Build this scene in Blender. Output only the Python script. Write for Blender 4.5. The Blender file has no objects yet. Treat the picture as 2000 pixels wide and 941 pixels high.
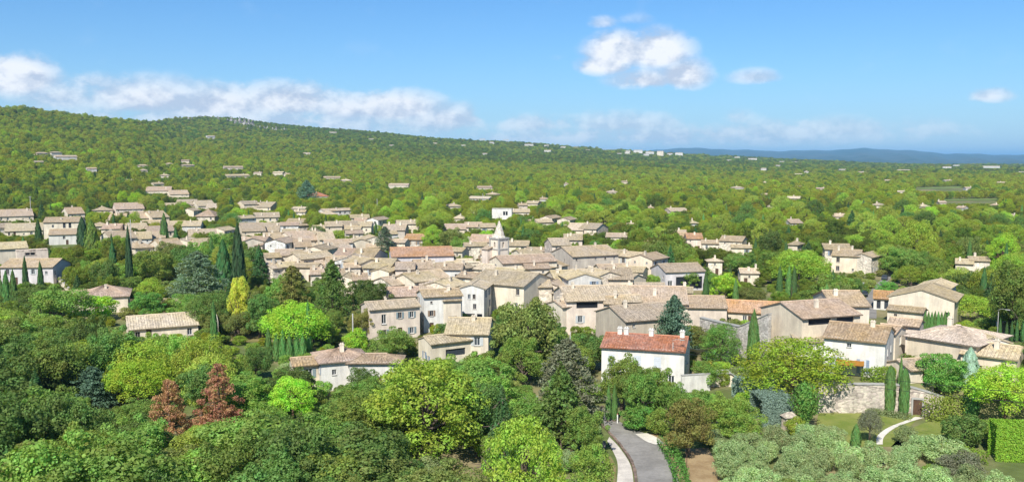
import bpy, math, random
import numpy as np
from mathutils import Vector, Matrix

random.seed(11)
rng = np.random.default_rng(11)
sc = bpy.context.scene
R = math.radians

# ------------------------------------------------------------------ camera
F, CX, CY, HC = 1732.0, 1000.0, 470.5, 37.0
PITCH = math.atan(160.5 / F)
cam_d = bpy.data.cameras.new('camera')
cam = bpy.data.objects.new('camera', cam_d)
sc.collection.objects.link(cam)
cam.location = (0, 0, HC)
cam.rotation_euler = (math.pi / 2 - PITCH, 0, 0)
cam_d.sensor_width = 36.0
cam_d.lens = 36.0 * F / 2000.0
cam_d.clip_start = 1.0
cam_d.clip_end = 90000.0
sc.camera = cam

# ------------------------------------------------------------------ render settings
sc.render.engine = 'CYCLES'
sc.view_settings.view_transform = 'Standard'
sc.view_settings.look = 'None'
sc.view_settings.exposure = 0.55
sc.view_settings.gamma = 1.0
sc.view_settings.use_curve_mapping = False
cy = sc.cycles
cy.use_denoising = True
cy.max_bounces = 6
cy.diffuse_bounces = 5
cy.glossy_bounces = 2
cy.transmission_bounces = 3
cy.transparent_max_bounces = 8
cy.volume_bounces = 0
cy.caustics_reflective = False
cy.caustics_refractive = False

# ------------------------------------------------------------------ sun and sky
SUN_AZ, SUN_EL = R(-163), R(45)       # azimuth from +Y, clockwise: behind and to the left
sd = Vector((math.sin(SUN_AZ) * math.cos(SUN_EL), math.cos(SUN_AZ) * math.cos(SUN_EL), math.sin(SUN_EL)))
sun_d = bpy.data.lights.new('sun', 'SUN')
sun_d.energy = 4.9
sun_d.angle = R(0.5)
sun_d.color = (1.0, 0.95, 0.86)
sun = bpy.data.objects.new('sun', sun_d)
sc.collection.objects.link(sun)
sun.rotation_euler = (-sd).to_track_quat('-Z', 'Y').to_euler()

world = bpy.data.worlds.new('World')
sc.world = world
world.use_nodes = True
WT = world.node_tree
WT.nodes.clear()


def px_ray(px, py):
    x = (px - CX) / F
    y = -(py - CY) / F
    c, s = math.cos(PITCH), math.sin(PITCH)
    return np.array([x, c + y * s, -s + y * c])


def px_azel(px, py):
    d = px_ray(px, py)
    return math.atan2(d[0], d[1]), math.atan2(d[2], math.hypot(d[0], d[1]))


def build_world():
    N, Lk = WT.nodes, WT.links

    def M(op, a, b=None, c=None, clamp=False):
        n = N.new('ShaderNodeMath')
        n.operation = op
        n.use_clamp = clamp
        for i, v in enumerate((a, b, c)):
            if v is None:
                continue
            if isinstance(v, (int, float)):
                n.inputs[i].default_value = v
            else:
                Lk.new(v, n.inputs[i])
        return n.outputs[0]

    sky = N.new('ShaderNodeTexSky')
    sky.sky_type = 'NISHITA'
    sky.sun_disc = False
    sky.sun_elevation = SUN_EL
    sky.sun_rotation = SUN_AZ
    sky.altitude = 150
    sky.air_density = 1.0
    sky.dust_density = 0.5
    sky.ozone_density = 3.0
    tint = N.new('ShaderNodeMix')
    tint.data_type = 'RGBA'
    tint.blend_type = 'MULTIPLY'
    tint.inputs[0].default_value = 1.0
    Lk.new(sky.outputs[0], tint.inputs[6])
    tint.inputs[7].default_value = (0.47, 0.87, 1.22, 1)
    tc = N.new('ShaderNodeTexCoord')
    sp = N.new('ShaderNodeSeparateXYZ')
    Lk.new(tc.outputs['Generated'], sp.inputs[0])
    x, y, z = sp.outputs
    az = M('ARCTAN2', x, y)
    el = M('ARCSINE', z)
    # noise: stretched a little horizontally
    mp = N.new('ShaderNodeMapping')
    Lk.new(tc.outputs['Generated'], mp.inputs[0])
    mp.inputs['Scale'].default_value = (1, 1, 1.5)

    def noise(scale, detail, rough, offset=(0, 0, 0)):
        ad = N.new('ShaderNodeVectorMath')
        ad.operation = 'ADD'
        Lk.new(mp.outputs[0], ad.inputs[0])
        ad.inputs[1].default_value = offset
        n = N.new('ShaderNodeTexNoise')
        n.noise_dimensions = '3D'
        Lk.new(ad.outputs[0], n.inputs['Vector'])
        n.inputs['Scale'].default_value = scale
        n.inputs['Detail'].default_value = detail
        n.inputs['Roughness'].default_value = rough
        return n.outputs[0]

    n1 = noise(16, 10, 0.60)
    n2 = noise(16, 10, 0.60, (-0.006, -0.002, 0.013))
    nb = noise(7, 3, 0.5, (3.1, 0.7, 1.9))
    # cumulus clouds: (px, py, half width px, half height px, weight)
    puffs = [(1205, 105, 70, 45, 1.0), (1285, 105, 70, 48, 1.0), (1180, 130, 60, 26, .95), (1335, 150, 55, 38, .95), (1265, 158, 80, 28, .85),
             (1178, 46, 32, 16, .62), (1475, 152, 52, 18, .72), (1933, 189, 40, 17, .74), (30, 155, 75, 46, 1.0),
             (120, 192, 80, 38, .72), (185, 165, 70, 24, .62), (290, 196, 140, 46, .86), (430, 208, 150, 48, .88), (560, 202, 130, 44, .90),
             (680, 215, 120, 40, .84), (770, 214, 115, 40, .95), (860, 234, 120, 38, .80), (1040, 246, 120, 26, .64), (1220, 246, 160, 30, .64),
             (1440, 232, 40, 20, .50), (1600, 256, 300, 28, .58), (1300, 268, 500, 32, .64), (500, 243, 460, 42, .74), (1740, 245, 120, 18, .38),
             (1240, 40, 50, 14, .36), (1080, 115, 26, 10, .4),
             # the same weather goes on round the rest of the sky
             (-400, 200, 220, 60, .85), (-900, 150, 160, 60, .9), (2400, 230, 220, 50, .7), (3000, 180, 200, 60, .9)]
    hz = []
    val = None
    hgt = None
    for (px, py, wx, wy, w) in puffs:
        a0, e0 = px_azel(px, py)
        ra, re = wx / F, wy / F
        da = M('MULTIPLY', M('SUBTRACT', az, a0), 1 / ra)
        de = M('MULTIPLY', M('SUBTRACT', el, e0), 1 / re)
        low = M('LESS_THAN', de, 0.0)                       # flatter undersides
        de2 = M('MULTIPLY', de, M('ADD', 1.0, M('MULTIPLY', low, 0.45)))
        r2 = M('ADD', M('MULTIPLY', da, da), M('MULTIPLY', de2, de2))
        g = M('MULTIPLY', M('SUBTRACT', 1.0, M('MULTIPLY', r2, 0.55)), w)
        g = M('MAXIMUM', g, 0.0)
        val = g if val is None else M('SMOOTH_MAX', val, g, 0.15)
    # far behind the camera: plain fair-weather cumulus
    back = M('MULTIPLY', M('SUBTRACT', M('ABSOLUTE', az), 1.05), 3.0, clamp=True)
    fw = M('MULTIPLY', M('SUBTRACT', nb, 0.42), 4.0, clamp=True)
    band = M('MULTIPLY', M('SUBTRACT', 1.0, M('ABSOLUTE', M('SUBTRACT', M('MULTIPLY', el, 2.6), 0.5))), 1.0, clamp=True)
    val = M('MAXIMUM', val, M('MULTIPLY', M('MULTIPLY', back, fw), band))
    dens = M('ADD', val, M('MULTIPLY', M('SUBTRACT', n1, 0.5), 2.1))
    mr = N.new('ShaderNodeMapRange')
    mr.interpolation_type = 'SMOOTHSTEP'
    Lk.new(dens, mr.inputs[0])
    mr.inputs[1].default_value = 0.20
    mr.inputs[2].default_value = 0.62
    alpha = M('MULTIPLY', mr.outputs[0], M('GREATER_THAN', val, 0.001))
    alpha = M('MULTIPLY', alpha, M('MULTIPLY', M('MINIMUM', M('MULTIPLY', M('POWER', val, 1.5), 1.3), 1.0), 0.97))
    # sun side bright, far side grey
    lit = M('ADD', 0.52, M('MULTIPLY', M('SUBTRACT', n1, n2), 6.5))
    lit = M('ADD', lit, M('MULTIPLY', M('SUBTRACT', dens, 0.75), 0.10), clamp=True)
    cc = N.new('ShaderNodeMix')
    cc.data_type = 'RGBA'
    Lk.new(lit, cc.inputs[0])
    cc.inputs[6].default_value = (5.0, 5.8, 7.2, 1)
    cc.inputs[7].default_value = (8.8, 9.0, 9.4, 1)
    mx = N.new('ShaderNodeMix')
    mx.data_type = 'RGBA'
    Lk.new(alpha, mx.inputs[0])
    Lk.new(tint.outputs[2], mx.inputs[6])
    Lk.new(cc.outputs[2], mx.inputs[7])
    pale = M('MULTIPLY', M('EXPONENT', M('MULTIPLY', M('ABSOLUTE', el), -15.0)), 0.85)
    mh = N.new('ShaderNodeMix')
    mh.data_type = 'RGBA'
    Lk.new(pale, mh.inputs[0])
    Lk.new(tint.outputs[2], mh.inputs[6])
    mh.inputs[7].default_value = (5.6, 7.1, 8.6, 1)
    Lk.new(mh.outputs[2], mx.inputs[6])
    bg = N.new('ShaderNodeBackground')
    bg.inputs[1].default_value = 0.078
    Lk.new(mx.outputs[2], bg.inputs[0])
    out = N.new('ShaderNodeOutputWorld')
    Lk.new(bg.outputs[0], out.inputs[0])


build_world()

# ------------------------------------------------------------------ terrain function
SKY_X = np.array([-600, 0, 60, 100, 200, 300, 350, 420, 470, 520, 600, 700, 850, 1000, 1150, 1300, 1500, 1700, 1850, 2000, 2600], float)
SKY_Y = np.array([206, 211, 213, 218, 231, 239, 232, 229, 232, 240, 248, 256, 271, 279, 290, 300, 310, 320, 323, 323, 323], float)
DR_X = np.array([-600, 0, 290, 360, 900, 1300, 2000, 2600], float)
DR_Y = np.array([1700, 1700, 1950, 2800, 3000, 3900, 4700, 4700], float)


def slope_of(px, py):
    x = (px - CX) / F
    y = -(py - CY) / F
    c, s = math.cos(PITCH), math.sin(PITCH)
    return (-s + y * c) / np.hypot(x, c + y * s)


def terrain(x, y):
    x = np.asarray(x, float)
    y = np.asarray(y, float)
    d = np.hypot(x, y) + 1e-6
    az = np.clip(np.arctan2(x, y), -0.68, 0.68)
    u = CX + F * np.tan(az)
    dr = np.interp(u, DR_X, DR_Y)
    zr = HC + dr * slope_of(u, np.interp(u, SKY_X, SKY_Y)) - 4.0
    d0 = np.interp(u, [0, 600, 1200, 2000], [520, 640, 900, 1200])
    t = np.clip((d - d0) / (dr - d0), 0, 1)
    z = zr * t ** 1.45
    over = np.clip((d - dr) / 4000.0, 0, 1)
    z = np.where(d > dr, zr * (1 - over * over * (3 - 2 * over)) - over * 25, z)
    amp = np.clip((d - 500) / 1800, 0, 1) * np.where(d > dr, 0.2, 1.0) * (1 - 0.7 * t ** 3)
    z = z + amp * (3.2 * np.sin(x / 97 + 1.3 * np.sin(y / 170)) + 3.0 * np.sin(y / 83 + x / 210) + 1.4 * np.sin(x / 41 - y / 57))
    # garden terrace held by the tall stone wall on the right
    fx = np.clip((x - 41.0) / 4.0, 0, 1) * np.clip((112 - x) / 14.0, 0, 1)
    yw = np.interp(x, [40, 44.7, 55.6, 62.2, 80], [127.3, 127.1, 126.9, 125.1, 121.0]) + 0.4
    fy = np.clip((y - yw) / np.where(x > 61.5, 7.0, 1.0), 0, 1) * np.clip((205 - y) / 45.0, 0, 1)
    z = z + 4.0 * fx * fy
    return z


def hit(px, py, hz=0.0, extra=0.0):
    """world point whose height above the terrain is hz on the ray through the pixel"""
    d = px_ray(px, py)
    hd = math.hypot(d[0], d[1])
    ds = np.geomspace(45, 26000, 1500)
    xs, ys = d[0] / hd * ds, d[1] / hd * ds
    zs = HC + d[2] / hd * ds
    f = zs - (terrain(xs, ys) + hz + extra)
    k = np.nonzero(f <= 0)[0]
    if len(k) == 0:
        k = [len(ds) - 1]
    i = max(1, k[0])
    f0, f1 = f[i - 1], f[i]
    t = f0 / (f0 - f1) if f0 != f1 else 0
    t = min(max(t, 0), 1)
    dd = ds[i - 1] + t * (ds[i] - ds[i - 1])
    return np.array([d[0] / hd * dd, d[1] / hd * dd, HC + d[2] / hd * dd])


def project(p):
    p = np.asarray(p, float)
    x, y, z = p[..., 0], p[..., 1], p[..., 2] - HC
    c, s = math.cos(PITCH), math.sin(PITCH)
    dep = y * c - z * s
    up = y * s + z * c
    dep = np.maximum(dep, 0.1)
    return CX + F * x / dep, CY - F * up / dep, dep


# ------------------------------------------------------------------ materials
MATS = {}


def new_mat(name):
    m = bpy.data.materials.new(name)
    m.use_nodes = True
    m.node_tree.nodes.clear()
    MATS[name] = m
    return m, m.node_tree.nodes, m.node_tree.links


class G:
    """tiny node helper"""
    def __init__(s, name):
        s.m, s.N, s.L = new_mat(name)

    def node(s, t, **kw):
        n = s.N.new(t)
        for k, v in kw.items():
            setattr(n, k, v)
        return n

    def put(s, sock, v):
        if isinstance(v, (int, float)):
            sock.default_value = v
        elif isinstance(v, tuple):
            sock.default_value = v if len(v) != 3 or sock.type != 'RGBA' else v + (1,)
        else:
            s.L.new(v, sock)

    def math(s, op, a, b=None, clamp=False):
        n = s.node('ShaderNodeMath', operation=op)
        n.use_clamp = clamp
        s.put(n.inputs[0], a)
        if b is not None:
            s.put(n.inputs[1], b)
        return n.outputs[0]

    def mix(s, f, a, b, mode='MIX'):
        n = s.node('ShaderNodeMix', data_type='RGBA', blend_type=mode)
        s.put(n.inputs[0], f)
        s.put(n.inputs[6], a)
        s.put(n.inputs[7], b)
        return n.outputs[2]

    def noise(s, vec, scale, detail=3, rough=0.55):
        n = s.node('ShaderNodeTexNoise')
        if vec is not None:
            s.L.new(vec, n.inputs['Vector'])
        n.inputs['Scale'].default_value = scale
        n.inputs['Detail'].default_value = detail
        n.inputs['Roughness'].default_value = rough
        return n.outputs[0]

    def ramp(s, f, lo, hi):
        n = s.node('ShaderNodeMapRange')
        n.interpolation_type = 'SMOOTHSTEP'
        s.put(n.inputs[0], f)
        n.inputs[1].default_value = lo
        n.inputs[2].default_value = hi
        return n.outputs[0]

    def mapping(s, vec, scale):
        n = s.node('ShaderNodeMapping')
        s.L.new(vec, n.inputs[0])
        n.inputs['Scale'].default_value = scale
        return n.outputs[0]

    def bump(s, h, strength, dist):
        n = s.node('ShaderNodeBump')
        n.inputs['Strength'].default_value = strength
        n.inputs['Distance'].default_value = dist
        s.L.new(h, n.inputs['Height'])
        return n.outputs[0]

    def finish(s, col, rough=0.9, normal=None, spec=0.15, **kw):
        b = s.node('ShaderNodeBsdfPrincipled')
        s.put(b.inputs['Base Color'], col)
        s.put(b.inputs['Roughness'], rough)
        b.inputs['Specular IOR Level'].default_value = spec
        for k, v in kw.items():
            b.inputs[k].default_value = v
        if normal is not None:
            s.L.new(normal, b.inputs['Normal'])
        o = s.node('ShaderNodeOutputMaterial')
        s.L.new(b.outputs[0], o.inputs[0])
        return s.m


def hsv(g, col, h, s_, v):
    n = g.node('ShaderNodeHueSaturation')
    g.put(n.inputs['Hue'], h)
    g.put(n.inputs['Saturation'], s_)
    g.put(n.inputs['Value'], v)
    g.put(n.inputs['Color'], col)
    return n.outputs[0]


def mat_foliage():
    g = G('foliage')
    oi = g.node('ShaderNodeObjectInfo')
    geo = g.node('ShaderNodeNewGeometry')
    tc = g.node('ShaderNodeTexCoord')
    isl = geo.outputs['Random Per Island']
    cl = g.noise(tc.outputs['Object'], 7.0, 2)
    at = g.node('ShaderNodeAttribute', attribute_type='INSTANCER', attribute_name='tone')
    src = g.mix(g.math('GREATER_THAN', at.outputs['Fac'], 0.0001), oi.outputs['Color'], at.outputs['Color'])
    v = g.math('ADD', 0.72, g.math('MULTIPLY', isl, 0.6))
    v = g.math('MULTIPLY', v, g.math('ADD', 0.60, g.math('MULTIPLY', cl, 0.9)))
    v = g.math('MULTIPLY', v, g.math('ADD', 0.78, g.math('MULTIPLY', oi.outputs['Random'], 0.44)))
    h = g.math('ADD', 0.5, g.math('MULTIPLY', g.math('SUBTRACT', cl, 0.5), 0.16))
    h = g.math('ADD', h, g.math('MULTIPLY', g.math('SUBTRACT', oi.outputs['Random'], 0.5), 0.035))
    col = hsv(g, src, h, 0.98, v)
    df = g.node('ShaderNodeBsdfDiffuse')
    g.L.new(col, df.inputs[0])
    tr = g.node('ShaderNodeBsdfTranslucent')
    tcol = g.mix(1.0, col, (1.25, 1.2, 0.55), 'MULTIPLY')
    g.L.new(tcol, tr.inputs[0])
    mx = g.node('ShaderNodeMixShader')
    mx.inputs[0].default_value = 0.45
    g.L.new(df.outputs[0], mx.inputs[1])
    g.L.new(tr.outputs[0], mx.inputs[2])
    gl = g.node('ShaderNodeBsdfGlossy')
    gl.inputs['Roughness'].default_value = 0.6
    gl.inputs[0].default_value = (0.8, 0.9, 0.8, 1)
    m2 = g.node('ShaderNodeMixShader')
    m2.inputs[0].default_value = 0.012
    g.L.new(mx.outputs[0], m2.inputs[1])
    g.L.new(gl.outputs[0], m2.inputs[2])
    o = g.node('ShaderNodeOutputMaterial')
    g.L.new(m2.outputs[0], o.inputs[0])


def mat_bark():
    g = G('bark')
    tc = g.node('ShaderNodeTexCoord')
    n = g.noise(g.mapping(tc.outputs['Object'], (30, 30, 6)), 1.0, 3)
    oi = g.node('ShaderNodeObjectInfo')
    col = g.mix(n, (0.06, 0.045, 0.035), (0.17, 0.13, 0.10))
    g.finish(g.mix(1.0, col, oi.outputs['Color'], 'MULTIPLY'), 0.95)


def mat_roof():
    g = G('roof_tiles')
    oi = g.node('ShaderNodeObjectInfo')
    uv = g.node('ShaderNodeUVMap').outputs[0]
    tc = g.node('ShaderNodeTexCoord')
    off = g.node('ShaderNodeVectorMath', operation='ADD')
    g.L.new(uv, off.inputs[0])
    sc_ = g.node('ShaderNodeVectorMath', operation='SCALE')
    cmb = g.node('ShaderNodeCombineXYZ')
    for i in range(3):
        g.L.new(oi.outputs['Random'], cmb.inputs[i])
    g.L.new(cmb.outputs[0], sc_.inputs[0])
    sc_.inputs['Scale'].default_value = 190.0
    g.L.new(sc_.outputs[0], off.inputs[1])
    p = off.outputs[0]
    # single tiles
    snap = g.node('ShaderNodeVectorMath', operation='FLOOR')
    g.L.new(g.mapping(p, (4.2, 2.6, 1)), snap.inputs[0])
    wn = g.node('ShaderNodeTexWhiteNoise', noise_dimensions='2D')
    g.L.new(snap.outputs[0], wn.inputs['Vector'])
    tile = wn.outputs[0]
    streak = g.noise(g.mapping(p, (1.6, 0.35, 1)), 1.0, 4, 0.6)
    patch = g.noise(p, 0.22, 4, 0.65)
    lichen = g.noise(p, 1.3, 5, 0.7)
    v = g.math('ADD', 0.62, g.math('MULTIPLY', tile, 0.42))
    v = g.math('MULTIPLY', v, g.math('ADD', 0.62, g.math('MULTIPLY', streak, 0.76)))
    h = g.math('ADD', 0.5, g.math('MULTIPLY', g.math('SUBTRACT', patch, 0.5), 0.02))
    col = hsv(g, oi.outputs['Color'], h, g.math('ADD', 0.55, g.math('MULTIPLY', patch, 0.9)), v)
    col = g.mix(g.math('MULTIPLY', g.ramp(lichen, 0.56, 0.72), 0.55), col, (0.42, 0.39, 0.31))
    col = g.mix(g.math('MULTIPLY', g.ramp(lichen, 0.44, 0.30), 0.55), col, (0.16, 0.125, 0.095))
    sx = g.node('ShaderNodeSeparateXYZ')
    g.L.new(p, sx.inputs[0])
    wave = g.math('ABSOLUTE', g.math('SINE', g.math('MULTIPLY', sx.outputs[0], 14.0)))
    step = g.math('FRACT', g.math('MULTIPLY', sx.outputs[1], 2.6))
    hh = g.math('ADD', g.math('ADD', wave, g.math('MULTIPLY', step, 0.25)), g.math('MULTIPLY', tile, 0.5))
    g.finish(col, 0.92, g.bump(hh, 0.7, 0.09), 0.1)


def mat_wall():
    g = G('plaster')
    oi = g.node('ShaderNodeObjectInfo')
    tc = g.node('ShaderNodeTexCoord')
    o = tc.outputs['Object']
    big = g.noise(o, 0.35, 4, 0.6)
    run = g.noise(g.mapping(o, (1.3, 1.3, 0.16)), 1.0, 4, 0.65)
    fine = g.noise(o, 3.5, 4, 0.7)
    v = g.math('ADD', 0.52, g.math('MULTIPLY', big, 0.66))
    v = g.math('MULTIPLY', v, g.math('ADD', 0.64, g.math('MULTIPLY', run, 0.72)))
    v = g.math('MULTIPLY', v, g.math('ADD', 0.86, g.math('MULTIPLY', fine, 0.28)))
    h = g.math('ADD', 0.5, g.math('MULTIPLY', g.math('SUBTRACT', big, 0.5), 0.03))
    col = hsv(g, oi.outputs['Color'], h, 1.0, v)
    g.finish(col, 0.93, g.bump(fine, 0.25, 0.05), 0.1)


def mat_stone():
    g = G('rubble_stone')
    oi = g.node('ShaderNodeObjectInfo')
    tc = g.node('ShaderNodeTexCoord')
    vo = g.node('ShaderNodeTexVoronoi')
    g.L.new(g.mapping(tc.outputs['Object'], (2.2, 2.2, 3.6)), vo.inputs['Vector'])
    vo.inputs['Scale'].default_value = 1.0
    big = g.noise(tc.outputs['Object'], 0.5, 4, 0.6)
    run = g.noise(g.mapping(tc.outputs['Object'], (0.9, 0.9, 0.15)), 1.0, 4, 0.65)
    sx = g.node('ShaderNodeSeparateColor')
    g.L.new(vo.outputs['Color'], sx.inputs[0])
    v = g.math('MULTIPLY', g.math('ADD', 0.66, g.math('MULTIPLY', sx.outputs[0], 0.5)), g.math('ADD', 0.5, g.math('MULTIPLY', big, 0.9)))
    v = g.math('MULTIPLY', v, g.math('ADD', 0.7, g.math('MULTIPLY', run, 0.6)))
    h = g.math('ADD', 0.5, g.math('MULTIPLY', g.math('SUBTRACT', sx.outputs[1], 0.5), 0.04))
    col = hsv(g, oi.outputs['Color'], h, 0.9, v)
    joint = g.ramp(vo.outputs['Distance'], 0.62, 0.85)
    col = g.mix(g.math('MULTIPLY', joint, 0.5), col, (0.2, 0.17, 0.14))
    g.finish(col, 0.95, g.bump(g.math('SUBTRACT', 1.0, vo.outputs['Distance']), 0.5, 0.08), 0.1)


def mat_plain(name, col, rough=0.7, spec=0.3, var=0.25, scale=2.0, metal=0.0, use_obj=False):
    g = G(name)
    tc = g.node('ShaderNodeTexCoord')
    n = g.noise(tc.outputs['Object'], scale, 4, 0.6)
    v = g.math('ADD', 1 - var / 2, g.math('MULTIPLY', g.math('SUBTRACT', n, 0.5), var * 2))
    c = col
    if use_obj:
        oi = g.node('ShaderNodeObjectInfo')
        c = oi.outputs['Color']
    g.finish(hsv(g, c, 0.5, 1.0, v), rough, None, spec, Metallic=metal)


def mat_ground():
    g = G('earth_and_grass')
    geo = g.node('ShaderNodeNewGeometry')
    p = geo.outputs['Position']
    a = g.noise(p, 0.035, 5, 0.6)
    b = g.noise(p, 0.4, 5, 0.65)
    c = g.noise(p, 0.006, 4, 0.6)
    col = g.mix(g.ramp(a, 0.42, 0.6), (0.11, 0.14, 0.045), (0.26, 0.215, 0.12))
    col = g.mix(g.ramp(c, 0.5, 0.62), col, (0.12, 0.155, 0.05))
    col = hsv(g, col, 0.5, 1.0, g.math('ADD', 0.55, g.math('MULTIPLY', b, 0.9)))
    g.finish(col, 0.95, g.bump(b, 0.6, 0.4), 0.05)


def mat_surface(name, c1, c2, scale=0.5, fine=6.0, rough=0.93, bump=0.3):
    g = G(name)
    geo = g.node('ShaderNodeNewGeometry')
    p = geo.outputs['Position']
    a = g.noise(p, scale, 5, 0.65)
    b = g.noise(p, fine, 3, 0.6)
    col = g.mix(g.ramp(a, 0.35, 0.65), c1, c2)
    col = hsv(g, col, 0.5, 1.0, g.math('ADD', 0.75, g.math('MULTIPLY', b, 0.5)))
    g.finish(col, rough, g.bump(b, bump, 0.05), 0.12)


def mat_glass():
    g = G('window_glass')
    oi = g.node('ShaderNodeObjectInfo')
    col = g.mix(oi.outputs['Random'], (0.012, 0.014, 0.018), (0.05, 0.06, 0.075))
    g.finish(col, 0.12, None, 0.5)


def mat_rock():
    g = G('limestone_rock')
    geo = g.node('ShaderNodeNewGeometry')
    p = geo.outputs['Position']
    a = g.noise(g.mapping(p, (0.05, 0.05, 0.16)), 1.0, 6, 0.7)
    b = g.noise(p, 0.25, 5, 0.7)
    col = g.mix(g.ramp(a, 0.36, 0.62), (0.13, 0.125, 0.11), (0.36, 0.34, 0.31))
    col = hsv(g, col, 0.5, 1.0, g.math('ADD', 0.55, g.math('MULTIPLY', b, 0.9)))
    g.finish(col, 0.95, g.bump(b, 0.8, 1.5), 0.1)


def mat_mountain():
    g = G('mountain_scrub')
    geo = g.node('ShaderNodeNewGeometry')
    p = geo.outputs['Position']
    a = g.noise(p, 0.0012, 6, 0.65)
    col = g.mix(g.ramp(a, 0.4, 0.6), (0.035, 0.06, 0.03), (0.075, 0.085, 0.055))
    g.finish(col, 0.95, None, 0.05)


mat_foliage(); mat_bark(); mat_roof(); mat_wall(); mat_stone(); mat_ground(); mat_glass(); mat_rock(); mat_mountain()
mat_plain('paint', (0.8, 0.8, 0.8), 0.6, 0.3, 0.2, 2.0, use_obj=True)
mat_plain('wood', (0.12, 0.07, 0.045), 0.8, 0.2, 0.5, 3.0)
mat_plain('dark_metal', (0.03, 0.03, 0.035), 0.5, 0.4, 0.3)
mat_plain('concrete', (0.42, 0.41, 0.38), 0.9, 0.15, 0.4, 1.2)
mat_plain('awning_cloth', (0.8, 0.35, 0.05), 0.85, 0.1, 0.3, 1.0, use_obj=True)
mat_plain('rubber', (0.02, 0.02, 0.02), 0.8, 0.2, 0.2)
mat_plain('car_paint', (0.5, 0.5, 0.5), 0.25, 0.5, 0.05, 1.0, use_obj=True)
mat_surface('asphalt', (0.185, 0.175, 0.16), (0.27, 0.255, 0.235), 0.22, 2.0)
mat_surface('pale_gravel', (0.44, 0.40, 0.35), (0.58, 0.53, 0.46), 0.5, 5.0)
mat_surface('dry_grass', (0.17, 0.155, 0.05), (0.25, 0.20, 0.095), 0.4, 5.0)
mat_surface('lawn_grass', (0.14, 0.185, 0.035), (0.215, 0.23, 0.065), 0.25, 6.0)
mat_surface('bare_soil', (0.25, 0.17, 0.09), (0.34, 0.25, 0.14), 0.4, 4.0)
mat_surface('crop_field', (0.12, 0.18, 0.045), (0.19, 0.23, 0.07), 0.02, 0.3)
mat_surface('path_stone', (0.55, 0.51, 0.44), (0.66, 0.62, 0.55), 0.6, 5.0)

# ------------------------------------------------------------------ object helpers
COL = sc.collection


def mesh(name, v, f, mat, uvs=None, smooth=False):
    me = bpy.data.meshes.new(name)
    me.from_pydata([tuple(map(float, q)) for q in v], [], f)
    me.materials.append(MATS[mat])
    if uvs is not None:
        lay = me.uv_layers.new(name='UVMap')
        lay.data.foreach_set('uv', np.asarray(uvs, np.float32).ravel())
    if smooth:
        me.polygons.foreach_set('use_smooth', [True] * len(me.polygons))
    return me


def ob(name, me, parent=None, loc=(0, 0, 0), rz=0.0, scale=(1, 1, 1), color=None):
    o = bpy.data.objects.new(name, me)
    COL.objects.link(o)
    o.location = loc
    o.rotation_euler = (0, 0, rz)
    o.scale = scale
    if parent is not None:
        o.parent = parent
    if color is not None:
        o.color = (color[0], color[1], color[2], 1)
    return o


PENDING = []          # (object, description, px, py) -> labels made at the end
USED = set()


def thing(o, label=None, cat='house', group=None, desc=None, at=None):
    o['category'] = cat
    if group:
        o['group'] = group
    if label:
        o['label'] = label
        USED.add(label.lower())
    else:
        PENDING.append((o, desc, at[0], at[1]))


def empty(name, loc, rz=0.0):
    o = ob(name, None, None, loc, rz)
    o.empty_display_size = 0.5
    return o


def struct(o):
    o['kind'] = 'structure'
    return o


class MB:
    """collects faces for one mesh"""
    def __init__(s):
        s.v, s.f = [], []

    def quad(s, *p):
        n = len(s.v)
        s.v += [tuple(q) for q in p]
        s.f.append(tuple(range(n, n + len(p))))

    def box(s, x0, x1, y0, y1, z0, z1):
        n = len(s.v)
        s.v += [(x0, y0, z0), (x1, y0, z0), (x1, y1, z0), (x0, y1, z0), (x0, y0, z1), (x1, y0, z1), (x1, y1, z1), (x0, y1, z1)]
        for q in ((0, 3, 2, 1), (4, 5, 6, 7), (0, 1, 5, 4), (1, 2, 6, 5), (2, 3, 7, 6), (3, 0, 4, 7)):
            s.f.append(tuple(n + i for i in q))

    def tube(s, pts, rad, n=6, cap=True):
        pts = [Vector(p) for p in pts]
        base = len(s.v)
        for i, p in enumerate(pts):
            a = pts[max(0, i - 1)]
            b = pts[min(len(pts) - 1, i + 1)]
            t = (b - a).normalized() if (b - a).length > 1e-9 else Vector((0, 0, 1))
            u = t.cross(Vector((0, 0, 1)))
            if u.length < 1e-3:
                u = t.cross(Vector((1, 0, 0)))
            u.normalize()
            w = t.cross(u)
            r = rad[i] if isinstance(rad, (list, tuple)) else rad
            for k in range(n):
                a_ = 2 * math.pi * k / n
                s.v.append(tuple(p + u * (r * math.cos(a_)) + w * (r * math.sin(a_))))
        for i in range(len(pts) - 1):
            for k in range(n):
                a0 = base + i * n + k
                a1 = base + i * n + (k + 1) % n
                s.f.append((a0, a1, a1 + n, a0 + n))
        if cap:
            s.f.append(tuple(base + k for k in range(n))[::-1])
            e = base + (len(pts) - 1) * n
            s.f.append(tuple(e + k for k in range(n)))

    def mesh(s, name, mat, smooth=False):
        return mesh(name, s.v, s.f, mat, None, smooth)


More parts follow.
